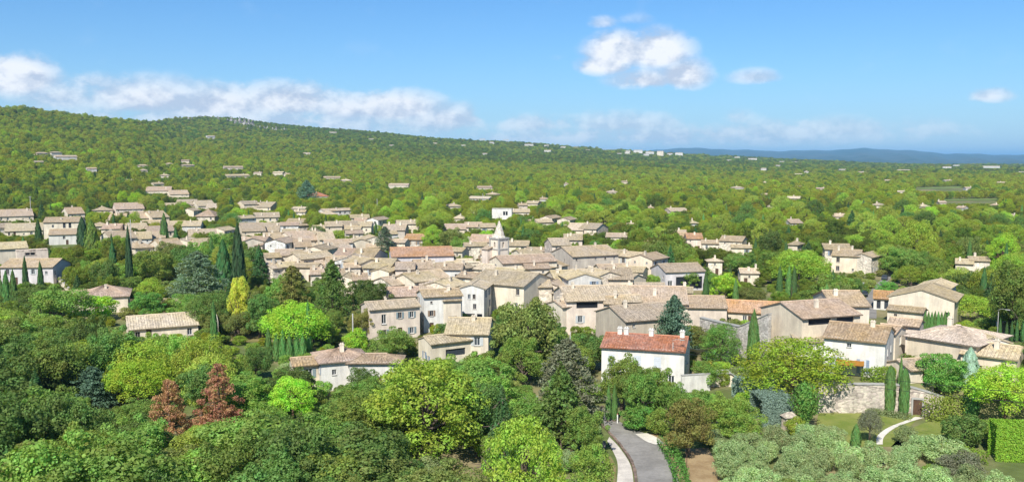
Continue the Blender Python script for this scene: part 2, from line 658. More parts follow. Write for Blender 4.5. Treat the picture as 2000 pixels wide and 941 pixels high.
# ------------------------------------------------------------------ ground sheet and far mountains
def build_ground():
    az = np.concatenate([np.linspace(-180, -62, 30)[:-1], np.linspace(-62, -36, 27)[:-1], np.linspace(-36, 36, 330), np.linspace(36, 62, 27)[1:], np.linspace(62, 180, 30)[1:-1]])
    az = np.radians(az)
    na = len(az)
    ds = np.concatenate([np.linspace(6, 60, 10), np.linspace(62, 215, 135), np.geomspace(217, 5200, 190), np.geomspace(5400, 60000, 30)])
    nd = len(ds)
    A, D = np.meshgrid(az, ds)
    X, Y = D * np.sin(A), D * np.cos(A)
    Z = terrain(X, Y)
    v = np.stack([X, Y, Z], -1).reshape(-1, 3)
    v = np.vstack([v, [[0, 0, 0]]])
    i = np.arange(nd - 1)[:, None] * na
    j = np.arange(na)[None, :]
    j2 = (j + 1) % na
    f = np.stack([i + j, i + na + j, i + na + j2, i + j2], -1).reshape(-1, 4)
    c = len(v) - 1
    faces = [tuple(q) for q in f[:, ::-1].tolist()] + [(c, (k + 1) % na, k) for k in range(na)]
    me = bpy.data.meshes.new('ground')
    me.from_pydata(v.tolist(), [], faces)
    me.materials.append(MATS['earth_and_grass'])
    me.polygons.foreach_set('use_smooth', [True] * len(me.polygons))
    me.update()
    if me.polygons[0].normal.z < 0:
        me.flip_normals()
    struct(ob('ground', me))


build_ground()


def build_mountains():
    # a long blue range across the plain
    X = [1180, 1330, 1400, 1500, 1600, 1690, 1760, 1850, 1950, 2000, 2150, 2400]
    Yp = [300, 289, 291, 295, 294, 290, 293, 300, 302, 303, 300, 306]
    D = 17000.0
    us = np.linspace(1120, 2500, 260)
    ys = np.interp(us, X, Yp) + 0.7 * np.sin(us / 17) + 0.5 * np.sin(us / 7.3)
    rows = 14
    V, Fc = [], []
    for r in range(rows):
        t = r / (rows - 1)
        for k, u in enumerate(us):
            edge = min(1.0, max(0.0, (u - 1120) / 160))
            dist = D - 9500 * (1 - t) + 220 * math.sin(u / 23 + t * 5) * (1 - t)
            d = px_ray(u, 310)
            hd = math.hypot(d[0], d[1])
            zt = HC + D * float(slope_of(u, ys[k]))
            z = -30 + (zt + 30) * edge * (t ** 1.35) + (18 * math.sin(u / 11 + 9 * t) * t * (1 - t) * 3)
            V.append((d[0] / hd * dist, d[1] / hd * dist, z))
    n = len(us)
    for r in range(rows):
        pass
    # back slope
    for k, u in enumerate(us):
        d = px_ray(u, 310)
        hd = math.hypot(d[0], d[1])
        V.append((d[0] / hd * (D + 4000), d[1] / hd * (D + 4000), -30))
    for r in range(rows):
        for k in range(n - 1):
            a = r * n + k
            Fc.append((a, a + 1, a + 1 + n, a + n))
    me = mesh('mountains', V, Fc, 'mountain_scrub', None, True)
    struct(ob('mountains', me))


build_mountains()

# ------------------------------------------------------------------ bookkeeping for planting
CELL = 4
PMW, PMH = 2000 // CELL, 944 // CELL
PM = np.zeros((PMH, PMW))              # farthest thing that must stay visible through each cell
NOPLANT = []                           # circles (x, y, r) in plan


def protect(x0, x1, y0, y1, depth):
    a, b = int(max(0, x0) // CELL), int(min(1999, x1) // CELL) + 1
    c, d = int(max(0, y0) // CELL), int(min(940, y1) // CELL) + 1
    if a < b and c < d and x1 > 0 and y1 > 0 and x0 < 2000:
        PM[c:d, a:b] = np.maximum(PM[c:d, a:b], depth)

# ------------------------------------------------------------------ shared small meshes
def unit_meshes():
    u = {}
    b = MB()
    t = 0.09
    b.box(-0.5, 0.5, -0.03, 0.03, -0.5, -0.5 + t * 0.7)
    b.box(-0.5, 0.5, -0.03, 0.03, 0.5 - t * 0.7, 0.5)
    b.box(-0.5, -0.5 + t, -0.03, 0.03, -0.5 + t * 0.7, 0.5 - t * 0.7)
    b.box(0.5 - t, 0.5, -0.03, 0.03, -0.5 + t * 0.7, 0.5 - t * 0.7)
    b.box(-t / 2, t / 2, -0.03, 0.03, -0.5 + t * 0.7, 0.5 - t * 0.7)
    u['frame'] = b.mesh('window_frame', 'paint')
    b = MB()
    b.quad((-0.5, 0.02, -0.5), (0.5, 0.02, -0.5), (0.5, 0.02, 0.5), (-0.5, 0.02, 0.5))
    u['pane'] = b.mesh('pane', 'window_glass')
    b = MB()
    b.box(-0.25, 0.25, -0.05, 0, -0.52, 0.52)
    for k in range(5):
        z = -0.42 + k * 0.18
        b.box(-0.2, 0.2, -0.065, -0.05, z, z + 0.10)
    u['shutter'] = b.mesh('shutter', 'paint')
    b = MB()
    b.box(-0.5, 0.5, -0.02, 0.04, 0, 1)
    b.box(-0.4, -0.05, -0.04, -0.02, 0.1, 0.9)
    b.box(0.05, 0.4, -0.04, -0.02, 0.1, 0.9)
    u['door'] = b.mesh('door', 'wood')
    b = MB()
    b.box(-0.5, 0.5, -0.5, 0.5, 0, 0.84)
    b.box(-0.62, 0.62, -0.62, 0.62, 0.84, 0.9)
    b.box(-0.4, -0.06, -0.3, 0.3, 0.9, 1.06)
    b.box(0.06, 0.4, -0.3, 0.3, 0.9, 1.06)
    u['chimney'] = b.mesh('chimney', 'plaster')
    b = MB()
    b.box(-0.58, 0.58, -0.12, 0.0, -0.07, 0.0)
    u['sill'] = b.mesh('sill', 'concrete')
    return u


UM = unit_meshes()

WALLC = dict(tan=(0.70, 0.595, 0.455), pale=(0.71, 0.625, 0.50), white=(0.66, 0.64, 0.59), pink=(0.71, 0.605, 0.505), grey=(0.56, 0.50, 0.42),
             stone=(0.58, 0.50, 0.39), cream=(0.72, 0.64, 0.50), blue=(0.10, 0.13, 0.2), lilac=(0.62, 0.58, 0.58))
ROOFC = dict(tan=(0.485, 0.385, 0.275), brown=(0.38, 0.265, 0.19), pink=(0.47, 0.350, 0.255), terra=(0.41, 0.178, 0.112), orange=(0.56, 0.33, 0.19),
             grey=(0.46, 0.37, 0.27), pale=(0.57, 0.465, 0.34), red=(0.55, 0.17, 0.08))
SHUTC = [(0.30, 0.33, 0.36), (0.42, 0.45, 0.47), (0.22, 0.28, 0.30), (0.28, 0.20, 0.14), (0.5, 0.52, 0.52), (0.24, 0.30, 0.38)]


def facade(b, o, u, w, h, ops, depth=0.22):
    """rectangular wall from point o along unit vector u, w wide, h high, with openings (u0,u1,v0,v1) cut through and reveals"""
    o, u = Vector(o), Vector(u)
    nrm = u.cross(Vector((0, 0, 1)))
    us = sorted({0.0, w, *[q for op in ops for q in op[:2]]})
    vs = sorted({0.0, h, *[q for op in ops for q in op[2:4]]})
    P = lambda a, c, dd=0.0: o + u * a + Vector((0, 0, c)) - nrm * dd
    for i in range(len(us) - 1):
        for j in range(len(vs) - 1):
            um, vm = (us[i] + us[i + 1]) / 2, (vs[j] + vs[j + 1]) / 2
            if any(p[0] < um < p[1] and p[2] < vm < p[3] for p in ops):
                continue
            b.quad(P(us[i], vs[j]), P(us[i + 1], vs[j]), P(us[i + 1], vs[j + 1]), P(us[i], vs[j + 1]))
    for (a, c, d, e) in [p[:4] for p in ops]:
        b.quad(P(a, d), P(a, e), P(a, e, depth), P(a, d, depth))
        b.quad(P(c, e), P(c, d), P(c, d, depth), P(c, e, depth))
        b.quad(P(a, e), P(c, e), P(c, e, depth), P(a, e, depth))
        b.quad(P(c, d), P(a, d), P(a, d, depth), P(c, d, depth))


def slope_sheet(V, Fc, UV, e0, e1, r1, r0, near, thick=0.16, seed=0):
    """one roof slope as a closed slab: eave e0->e1, ridge r0->r1; wavy tile rows when near"""
    e0, e1, r0, r1 = map(Vector, (e0, e1, r0, r1))
    L = (e1 - e0).length
    S = ((e0 + e1) / 2 - (r0 + r1) / 2).length
    nrm = (e1 - e0).cross(r0 - e0).normalized() if (r0 - e0).length > 1e-6 else (e1 - e0).cross(r1 - e0).normalized()
    if nrm.z < 0:
        nrm = -nrm
    if near:
        nu = max(8, min(180, int(L / 0.13)))
        nv = max(2, min(5, int(S / 1.6)))
    else:
        nu = max(2, min(14, int(L / 1.5)))
        nv = 2
    eu = (e1 - e0).normalized()
    rs = random.Random(seed)
    sag = [rs.uniform(-0.05, 0.03) for _ in range(nu + 1)]
    if near:
        base = [rs.uniform(-0.07, 0.04) for _ in range(nu // 10 + 3)]
        sag = []
        for i in range(nu + 1):
            q = i / 10
            k = int(q)
            sag.append(base[k] * (1 - q + k) + base[k + 1] * (q - k))
    b0 = len(V)
    for j in range(nv + 1):
        t = j / nv
        a, b = e0.lerp(r0, t), e1.lerp(r1, t)
        for i in range(nu + 1):
            p = a.lerp(b, i / nu)
            off = sag[i] * (1 - abs(2 * t - 1)) + (0.3 * sag[i])
            if near:
                off += 0.035 * math.sin(i * math.pi * 0.5)
            V.append(p + nrm * off)
    for j in range(nv):
        for i in range(nu):
            q = (b0 + j * (nu + 1) + i, b0 + j * (nu + 1) + i + 1, b0 + (j + 1) * (nu + 1) + i + 1, b0 + (j + 1) * (nu + 1) + i)
            Fc.append(q)
            for q_ in q:
                dv_ = V[q_] - e0
                uu = dv_.dot(eu)
                UV.append((uu, (dv_ - eu * uu).length))
    d0 = len(V)
    dn = nrm * -thick
    V += [e0 + dn, e1 + dn, r1 + dn, r0 + dn]
    up = nrm * -0.07
    t0 = len(V)
    V += [e0 + up, e1 + up, r1 + up, r0 + up]
    for q in ((d0, d0 + 3, d0 + 2, d0 + 1), (d0, d0 + 1, t0 + 1, t0), (d0 + 1, d0 + 2, t0 + 2, t0 + 1), (d0 + 3, d0, t0, t0 + 3)):
        Fc.append(q)
        UV += [(0.1, 0.1)] * 4
    # fascia closing the wavy edge
    for i in range(nu):
        Fc.append((b0 + i + 1, b0 + i, d0, d0 + 1) if False else (b0 + i, d0, b0 + i + 1))
        UV += [(0.1, 0.1)] * 3


def roof_mesh(L, W, he, k, kind, near, seed, over=0.55):
    """returns mesh and the ridge end points"""
    V, Fc, UV = [], [], []
    hr = he + k * W / 2
    hx, hy = L / 2 + (over if kind != 'gable' else 0.22), W / 2 + over
    ze = he - k * over
    if kind == 'gable':
        a, b = (-hx, 0, hr), (hx, 0, hr)
        slope_sheet(V, Fc, UV, (-hx, -hy, ze), (hx, -hy, ze), b, a, near, seed=seed)
        slope_sheet(V, Fc, UV, (hx, hy, ze), (-hx, hy, ze), a, b, near, seed=seed + 1)
    elif kind == 'hip':
        rl = max(0.4, L / 2 - W / 2 * 0.85)
        a, b = (-rl, 0, hr), (rl, 0, hr)
        slope_sheet(V, Fc, UV, (-hx, -hy, ze), (hx, -hy, ze), b, a, near, seed=seed)
        slope_sheet(V, Fc, UV, (hx, hy, ze), (-hx, hy, ze), a, b, near, seed=seed + 1)
        slope_sheet(V, Fc, UV, (hx, -hy, ze), (hx, hy, ze), b, b, near, seed=seed + 2)
        slope_sheet(V, Fc, UV, (-hx, hy, ze), (-hx, -hy, ze), a, a, near, seed=seed + 3)
    elif kind == 'shed':
        a, b = (-hx, hy, he + k * (W + over)), (hx, hy, he + k * (W + over))
        slope_sheet(V, Fc, UV, (-hx, -hy, ze), (hx, -hy, ze), b, a, near, seed=seed)
    me = mesh('roof', V, Fc, 'roof_tiles', UV)
    return me, a, b


def lerpc(c, j):
    return tuple(max(0.0, x * j) for x in c)


HOUSE_N = 0


def house(cx, cyp, wpx, rot=0, s=14, h=7.0, wall='tan', roof='tan', vis=10, label=None, kind='gable', k=0.30, L=None, near_end=False, win=1.0,
          chim=1, bz=0.0, shut=True, name='house', cat='house', desc=None, ops_front=None, ops_left=None, ops_right=None, stone=False, wmul=1.0, rmul=1.0,
          door=True, plinth=0.0, group=None, d_override=None):
    """A house whose ridge middle (or near ridge end) is seen at pixel cx,cyp, ridge h above its ground; wpx: length of the ridge as seen;
    rot: degrees, 0 = long side square to the viewer, + = right end goes back; s: height in pixels of the front slope, or -W in metres."""
    global HOUSE_N
    HOUSE_N += 1
    seed = HOUSE_N * 17
    rd = random.Random(seed)
    p = hit(cx, cyp, h)
    D = math.hypot(p[0], p[1])
    azv = math.atan2(p[0], p[1])
    if L is None:
        L = wpx * D / F / max(0.35, math.cos(R(rot)))
    if s < 0:
        W = -s
    else:
        def eave_y(W):
            he = h - k * W / 2
            q = (p[0] - math.sin(azv) * W / 2, p[1] - math.cos(azv) * W / 2, p[2] - h + he)
            return project(q)[1]
        lo, hi = 2.0, 40.0
        for _ in range(40):
            mid = (lo + hi) / 2
            if eave_y(mid) - cyp < s:
                lo = mid
            else:
                hi = mid
        W = min(max(lo, 3.2), 22.0)
    rz = -azv + R(rot)
    ux = Vector((math.cos(rz), math.sin(rz), 0))
    c = Vector(p)
    if near_end:
        c = c + ux * (L / 2) * (1 if rot >= 0 else -1)
    hw = h - k * W / 2
    if kind == 'flat':
        hw = h
    if kind == 'shed':
        hw = h - k * W
    base_z = float(terrain(c.x, c.y)) if d_override is None else d_override
    top_z = p[2]
    he = top_z - base_z - (h - hw)
    root = empty(name, (c.x, c.y, base_z), rz)
    near = D < 250
    far = D > 620
    # openings
    wl = W - 0.0
    def auto_ops(width, height, dens, doors):
        out = []
        rows = max(1, int(height / 2.75))
        cols = max(1, int(width / 3.1))
        top_small = rd.random() < 0.4
        for r_ in range(rows):
            for q in range(cols):
                if rd.random() > dens * 0.72:
                    continue
                u = width * (q + 0.5) / cols + rd.uniform(-0.25, 0.25)
                z0 = height - 2.3 - r_ * 2.75
                if z0 < 0.4 and r_ > 0:
                    continue
                wv, hv = rd.choice([(0.95, 1.45), (0.95, 1.45), (1.1, 1.5), (0.7, 0.9)])
                if r_ == 0 and top_small:
                    wv, hv, z0 = 0.6, 0.6, height - 1.5
                z0 = max(0.3, z0)
                if u - wv / 2 < 0.35 or u + wv / 2 > width - 0.35 or z0 + hv > height - 0.25:
                    continue
                if any(not (u + wv / 2 + .15 < o_[0] or u - wv / 2 - .15 > o_[1] or z0 + hv + .1 < o_[2] or z0 - .1 > o_[3]) for o_ in out):
                    continue
                out.append((u - wv / 2, u + wv / 2, z0, z0 + hv, 'window'))
        if doors:
            u = width * rd.uniform(0.25, 0.75)
            if not any(not (u + .7 < o_[0] or u - .7 > o_[1]) and o_[2] < 2.3 for o_ in out) and width > 3:
                out.append((u - .5, u + .5, 0.02, 2.1, 'door'))
        return out
    gab = kind == 'gable'
    if far:
        fo = auto_ops(L, he, 0.6 * win, False) if win > 0 and D < 1100 else []
        lo_, ro_ = [], []
    else:
        fo = ops_front if ops_front is not None else auto_ops(L, he, win, door)
        lo_ = ops_left if ops_left is not None else (auto_ops(W, he, win * 0.55, False) if rot > 5 else [])
        ro_ = ops_right if ops_right is not None else (auto_ops(W, he, win * 0.55, False) if rot < -5 else [])
    def conv(ops, width):       # given as centre-u fraction, z, w, h, kind
        out = []
        for q in ops:
            if len(q) == 5 and isinstance(q[4], str) and q[4].startswith('c:'):
                u, z, w_, h_, kd = q
                if z < 0:
                    z = he + z
                out.append((u * width - w_ / 2, u * width + w_ / 2, z, z + h_, kd[2:]))
            else:
                out.append(q)
        return [o_ for o_ in out if o_[0] > 0.05 and o_[1] < width - 0.05 and o_[3] < he - 0.05]
    fo, lo_, ro_ = conv(fo, L), conv(lo_, W), conv(ro_, W)
    b = MB()
    x, y = L / 2, W / 2
    facade(b, (-x, -y, 0), (1, 0, 0), L, he, fo)
    facade(b, (x, -y, 0), (0, 1, 0), W, he, ro_)
    facade(b, (x, y, 0), (-1, 0, 0), L, he, [])
    facade(b, (-x, y, 0), (0, -1, 0), W, he, lo_)
    hr = he + k * W / 2
    if kind == 'gable':
        b.quad((x, -y, he), (x, y, he), (x, 0, hr))
        b.quad((-x, y, he), (-x, -y, he), (-x, 0, hr))
    if kind == 'shed':
        b.quad((x, -y, he), (x, y, he), (x, y, he + k * W))
        b.quad((-x, y, he), (-x, -y, he), (-x, y, he + k * W))
        b.quad((x, y, he), (-x, y, he), (-x, y, he + k * W), (x, y, he + k * W))
    if kind == 'flat':
        b.quad((-x, -y, he - 0.5), (x, -y, he - 0.5), (x, y, he - 0.5), (-x, y, he - 0.5))
        for (a0, a1, b0, b1) in ((-x, x, -y, -y + 0.25), (-x, x, y - 0.25, y), (-x, -x + 0.25, -y + 0.25, y - 0.25), (x - 0.25, x, -y + 0.25, y - 0.25)):
            b.box(a0, a1, b0, b1, he - 0.5, he + 0.02)
    for (x0, x1, y0, y1) in ((-x, x, -y, y),):      # foundation below ground on slopes
        b.quad((x0, y0, -4), (x1, y0, -4), (x1, y0, 0), (x0, y0, 0))
        b.quad((x1, y0, -4), (x1, y1, -4), (x1, y1, 0), (x1, y0, 0))
        b.quad((x0, y1, -4), (x0, y0, -4), (x0, y0, 0), (x0, y1, 0))
    wc = lerpc(WALLC[wall] if isinstance(wall, str) else wall, wmul * rd.uniform(0.92, 1.08))
    ob('wall', b.mesh('wall', 'rubble_stone' if stone or (label is None and rd.random() < .3) else 'plaster'), root, color=wc)
    rc = lerpc(ROOFC[roof] if isinstance(roof, str) else roof, rmul * rd.uniform(0.82, 1.12))
    rc = (rc[0], rc[1] * rd.uniform(0.97, 1.05), rc[2] * rd.uniform(0.88, 1.05))
    if kind != 'flat':
        rm, ra, rb = roof_mesh(L, W, he, k, kind, near, seed)
        ro = ob('roof', rm, root, color=rc)
        if not far:
            rc2 = MB()
            rc2.tube([Vector(ra) + Vector((0, 0, 0.02)), Vector(rb) + Vector((0, 0, 0.02))], 0.15, 6)
            ob('ridge_cap', rc2.mesh('ridge_cap', 'plaster'), ro, color=lerpc(rc, 1.15))
        for q in range(chim if not far else min(chim, 1)):
            cxl = rd.uniform(-0.42, 0.42) * L
            cyl = rd.uniform(-0.28, 0.05) * W
            zc = hr - k * abs(cyl) - 0.35 if kind != 'shed' else he + k * (cyl + W / 2) - .3
            if kind == 'hip':
                cxl *= 0.35
            ob('chimney', UM['chimney'], ro, (cxl, cyl, zc), 0, (rd.uniform(.5, .8), rd.uniform(.45, .6), rd.uniform(1.25, 1.75)), color=lerpc(WALLC['pale'], rd.uniform(.85, 1.1)))
        if near:
            for sy in (-1, 1):
                cb = MB()
                y0, y1 = sorted((sy * (y + 0.003), sy * (y + 0.2)))
                cb.box(-x, x, y0, y1, he - 0.32, he - 0.12)
                ob('cornice', cb.mesh('cornice', 'plaster'), root, color=lerpc(wc, 0.9))
    # windows and doors
    for ops, org, ang, wd in ((fo, (-x, -y), 0, L), (ro_, (x, -y), math.pi / 2, W), (lo_, (-x, y), -math.pi / 2, W)):
        cu, su = math.cos(ang), math.sin(ang)
        sc_ = rd.choice(SHUTC)
        sh = shut and rd.random() < 0.6
        for (u0, u1, v0, v1, kd) in ops:
            um, w_, hgt = (u0 + u1) / 2, u1 - u0, v1 - v0
            nx, ny = su, -cu
            lx, ly = org[0] + cu * um - nx * 0.15, org[1] + su * um - ny * 0.15
            if kd == 'door':
                ob('door', UM['door'], root, (lx, ly, v0), ang, (w_, 1, hgt))
                continue
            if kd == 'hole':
                q = ob('dark_opening_pane', UM['pane'], root, (org[0] + cu * um - nx * 0.2, org[1] + su * um - ny * 0.2, (v0 + v1) / 2), ang, (w_, 1, hgt))  # dark pane paints the shade inside open loggias; also serves as hall glazing
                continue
            wo = ob('window', UM['frame'], root, (lx, ly, (v0 + v1) / 2), ang, (w_, 1, hgt), color=rd.choice([(.75, .74, .7), (.35, .3, .25), (.6, .62, .62)]))
            ob('pane', UM['pane'], wo)
            if D < 330:
                ob('sill', UM['sill'], wo, (0, -0.15, -0.5), 0, (1, 1, 1))
            if sh and D < 420 and hgt > 1.0 and kd != 'bare':
                for sx in (-1, 1):
                    ob('shutter', UM['shutter'], wo, (sx * 0.76, -0.155, 0), color=sc_)
            if kd == 'shut':
                for sx in (-1, 1):
                    ob('shutter', UM['shutter'], wo, (sx * 0.25, -0.1, 0), color=(.55, .58, .62))
    # what must stay visible
    pts = []
    for sx in (-1, 1):
        for (yy, zz) in ((-y, he - 0.1), (0, hr if kind != 'flat' else he)):
            q = Vector((c.x, c.y, base_z)) + Matrix.Rotation(rz, 3, 'Z') @ Vector((sx * x, yy, zz))
            pts.append(project(tuple(q)))
    xs = [q[0] for q in pts]
    ys = [q[1] for q in pts]
    if label is None and D > 330:
        vis = vis * .35
    if not (label is None and 330 < D < 900 and rd.random() < .3):
      protect(min(xs) + 1, max(xs) - 1, min(ys), max(ys) + vis - 2, D)
    NOPLANT.append((c.x, c.y, 0.5 * math.hypot(L, W) * 0.82 + 0.8, L / 2 + 1.2, W / 2 + 1.2, rz))
    mx, my, _ = project((c.x, c.y, base_z + he))
    if desc is None:
        wn = {'white': 'white', 'pale': 'pale', 'tan': 'tan', 'pink': 'pinkish', 'grey': 'grey', 'stone': 'stone', 'cream': 'cream', 'blue': 'dark', 'lilac': 'pale grey'}.get(wall, 'pale') if isinstance(wall, str) else 'pale'
        rn = 'pale' if not isinstance(roof, str) else {'tan': 'tan', 'brown': 'brown', 'pink': 'pinkish', 'terra': 'red', 'orange': 'orange', 'grey': 'grey', 'pale': 'pale', 'red': 'red'}.get(roof, 'tan')
        tn = {'gable': f'{rn} tiled roof', 'hip': f'{rn} hipped roof', 'flat': 'flat roof', 'shed': f'{rn} sloping roof'}[kind]
        desc = f'{wn} house with {tn}'
    thing(root, label, cat, group, desc, (mx, my))
    root['_d'] = D
    return root, (L, W, he, hr, D)
# ------------------------------------------------------------------ the village, house by house
H = house
VG = 'village houses'
# --- front right
white_house, _wh = H(1680, 632, 102, -9, 30, 7.2, 'white', 'brown', 54, 'big white two-storey house with brown tiled roof above the stone terrace wall', chim=1, wmul=1.06,
    ops_front=[(0.22, 0.5, 0.9, 2.1, 'c:shut'), (0.66, 0.5, 0.9, 2.1, 'c:shut'), (0.42, 4.3, 0.7, 0.6, 'c:bare')], ops_right=[(0.3, 3.0, 0.8, 1.2, 'c:window'), (0.65, 3.0, 0.8, 1.2, 'c:window'), (0.5, 0.6, 0.8, 1.4, 'c:window')])
red_house, _rh = H(1263, 653, 156, -8, 27, 7.6, 'white', 'terra', 60, 'long white house with bright terracotta roof and four chimneys near the road', chim=0, wmul=1.06,
    ops_front=[(q, 3.2, 1.2, 1.7, 'c:shut') for q in (0.12, 0.44, 0.68)] + [(q, 0.5, 1.0, 1.5, 'c:bare') for q in (0.2, 0.5, 0.85)], shut=False, ops_right=[(0.5, 3.2, 0.9, 1.3, 'c:window')])
for q in (-0.33, -0.25, 0.06, 0.44):
    ro = [o for o in red_house.children if o.name.startswith('roof')][0]
    ob('chimney', UM['chimney'], ro, (q * _rh[0], -0.2, _rh[3] - 0.5), 0, (0.75, 0.6, 1.6), color=WALLC['white'])
H(1245, 594, 104, 30, -12, 8.6, 'stone', 'grey', 34, 'tall grey-brown gable house directly behind the red-roofed white house', ops_left=[], win=0.9, chim=1)
H(1158, 557, 128, 14, 28, 9.4, 'pink', 'tan', 44, 'town house with a dark open loggia under its long eaves', chim=1,
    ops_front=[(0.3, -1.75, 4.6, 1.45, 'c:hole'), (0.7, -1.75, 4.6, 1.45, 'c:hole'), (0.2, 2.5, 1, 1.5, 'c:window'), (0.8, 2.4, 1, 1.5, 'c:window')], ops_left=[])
H(1272, 558, 130, 2, 33, 8.2, 'pale', 'tan', 4, 'wide tan roof with pale chimney stack behind the blue cedar', chim=2)
H(1366, 577, 92, 6, 22, 6.4, 'pink', 'pink', 16, 'low house with blank pinkish wall beside the blue cedar', win=0.15, chim=0, door=False)
H(1470, 587, 108, -2, 22, 4.6, 'pale', 'orange', 6, 'long low building with orange-red roof behind the grey garden wall', chim=0, win=0.4)
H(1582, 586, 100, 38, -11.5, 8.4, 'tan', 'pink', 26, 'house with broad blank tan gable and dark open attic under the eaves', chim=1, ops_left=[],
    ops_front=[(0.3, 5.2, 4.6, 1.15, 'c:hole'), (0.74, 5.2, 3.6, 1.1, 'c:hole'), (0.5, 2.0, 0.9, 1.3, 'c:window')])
H(1642, 567, 62, 18, -11.5, 9.2, 'pale', 'pink', 34, 'tall house with pinkish roof at the corner of the village street', chim=1, win=0.8)
H(1590, 625, 76, 4, 15, 5.2, 'pale', 'tan', 16, 'low house between the tan gable house and the white terrace house', chim=1)
H(1578, 652, 46, 12, 8, 3.6, 'white', 'grey', 12, 'small white lean-to house beside the lime-green umbrella pine', chim=0, kind='shed', k=0.2)
H(1800, 565, 104, 82, -13.2, 7.4, 'pale', 'tan', 40, 'wide gabled house facing us with small green-shuttered windows and dark door', L=13, near_end=True, chim=0, wmul=1.02,
    ops_left=[(0.33, 3.1, 0.9, 1.0, 'c:window'), (0.5, 3.4, 0.45, 0.45, 'c:bare'), (0.57, 3.4, 0.45, 0.45, 'c:bare'), (0.9, 0.9, 1.0, 2.4, 'c:hole')], ops_front=[])
H(1772, 598, 58, -12, 8, 4.8, 'pale', 'tan', 26, 'annex wing attached below the wide gabled house', chim=0, win=0.3)
H(1732, 568, 42, 0, 14, 4.2, 'white', 'orange', 20, 'white porch with orange roof beside the village street', chim=0,
    ops_front=[(0.2, 0.3, 0.9, 2.0, 'c:hole'), (0.5, 0.3, 0.9, 2.0, 'c:hole'), (0.8, 0.3, 0.9, 2.0, 'c:hole')])
H(1824, 551, 46, 80, -6.6, 8.4, 'white', 'pale', 14, 'white gabled house rising behind the wide gabled house', L=9, near_end=True, chim=0, ops_left=[(0.85, 5.0, 0.8, 1.1, 'c:hole')])
H(1770, 621, 50, -10, 12, 5.6, 'pink', 'pink', 30, 'pinkish house with dark loggia between white house and cypress row', chim=0, ops_front=[(0.7, 2.2, 2.4, 1.2, 'c:hole'), (0.3, 0.5, .8, 1.2, 'c:window')])
H(1741, 634, 32, -18, 14, 6.2, 'pale', 'pink', 24, 'narrow rear wing of the white terrace house with pinkish roof', chim=0)
H(1872, 635, 108, -22, 32, 6.6, 'tan', (.53, .445, .33), 10, 'broad house with large pale tan roof below the cypress row', chim=1, kind='hip', k=0.24, win=0, door=False)
H(1920, 650, 30, -60, -5, 5.6, 'white', 'tan', 10, 'small white gable end at the foot of the broad pale roof', L=6, chim=0)
H(1855, 668, 80, -8, 12, 3.4, 'tan', 'pale', 14, 'low tan terrace building in front of the broad pale roof', chim=0, win=0.2)
H(1942, 670, 84, -10, 24, 5.0, 'tan', 'pale', 22, 'pale tan bungalow at the edge above the lime pine', chim=1, win=0.3)
H(1777, 700, 40, 40, -5.5, 3.0, 'pale', 'tan', 18, 'small tiled shed on the terrace beside the tall clipped cypresses', chim=0, win=0.3)
# --- centre
H(1000, 529, 104, -30, 26, 9.6, 'cream', 'tan', 36, 'long hall with tan roof and pale cream wall in front of the church', chim=1, win=0.25, ops_right=[(0.55, 6.0, 0.8, 0.9, 'c:bare')])
H(921, 555, 42, 78, -5.8, 8.4, 'white', 'tan', 52, 'narrow white gable house with paired windows and dark garages', L=9, near_end=True, chim=0, wmul=1.05,
    ops_left=[(0.4, 5.0, .7, 1.1, 'c:bare'), (0.6, 5.0, .7, 1.1, 'c:bare'), (0.62, 2.7, .8, 1.2, 'c:window'), (0.35, 0.1, 3.2, 1.5, 'c:hole'), (0.82, 0.1, 1.2, 1.5, 'c:hole')])
H(858, 564, 74, 14, 13, 8.8, 'white', 'pink', 50, 'tall white house with red shrub by its garden door', chim=1, wmul=1.03,
    ops_front=[(0.2, 6.2, .5, .5, 'c:bare'), (0.8, 6.2, .5, .5, 'c:bare'), (0.2, 3.5, .8, 1.2, 'c:window'), (0.78, 4.0, .8, 1.1, 'c:window'), (0.2, 0.1, .9, 2.0, 'c:door')])
H(762, 586, 96, 17, 14, 7.6, 'pink', 'grey', 46, 'pinkish farmhouse with tall windows and a small blue balcony', chim=0, kind='gable',
    ops_front=[(0.28, 3.3, 1.0, 2.0, 'c:bare'), (0.6, 4.2, .8, 1.3, 'c:window'), (0.84, 4.2, .8, 1.3, 'c:window'), (0.6, 0.1, .95, 2.2, 'c:door'), (0.84, 0.9, .9, 1.3, 'c:window'), (0.28, 0.8, 1.0, 1.3, 'c:window')])
H(786, 560, 60, 0, 17, 6.8, 'pale', 'pink', 6, 'reddish-brown roof squeezed behind the pinkish farmhouse', chim=1)
H(868, 652, 78, 26, 14, 5.2, 'cream', 'tan', 22, 'low cream house with dark loggia and white balustrade', chim=0,
    ops_front=[(0.62, 1.6, 4.0, 1.3, 'c:hole')], ops_left=[(0.5, 1.2, .8, 1.2, 'c:window'), (0.8, 0.8, .7, 1.1, 'c:window')])
H(918, 620, 82, -6, 30, 7.2, 'pale', 'pale', 28, 'house with mottled pale roof beside the big dark oak', chim=1)
H(665, 679, 88, 10, 24, 6.0, 'white', 'pink', 6, 'villa roof with white chimney half hidden among foreground trees', kind='hip', chim=1)
H(735, 690, 95, -8, 16, 5.4, 'white', 'pink', 4, 'right wing of the tree-hidden villa with dark roof recess', kind='hip', chim=0)
H(600, 696, 60, 8, 14, 4.8, 'pale', 'pink', 2, 'low tiled wing beside the row of light cypresses', chim=0)
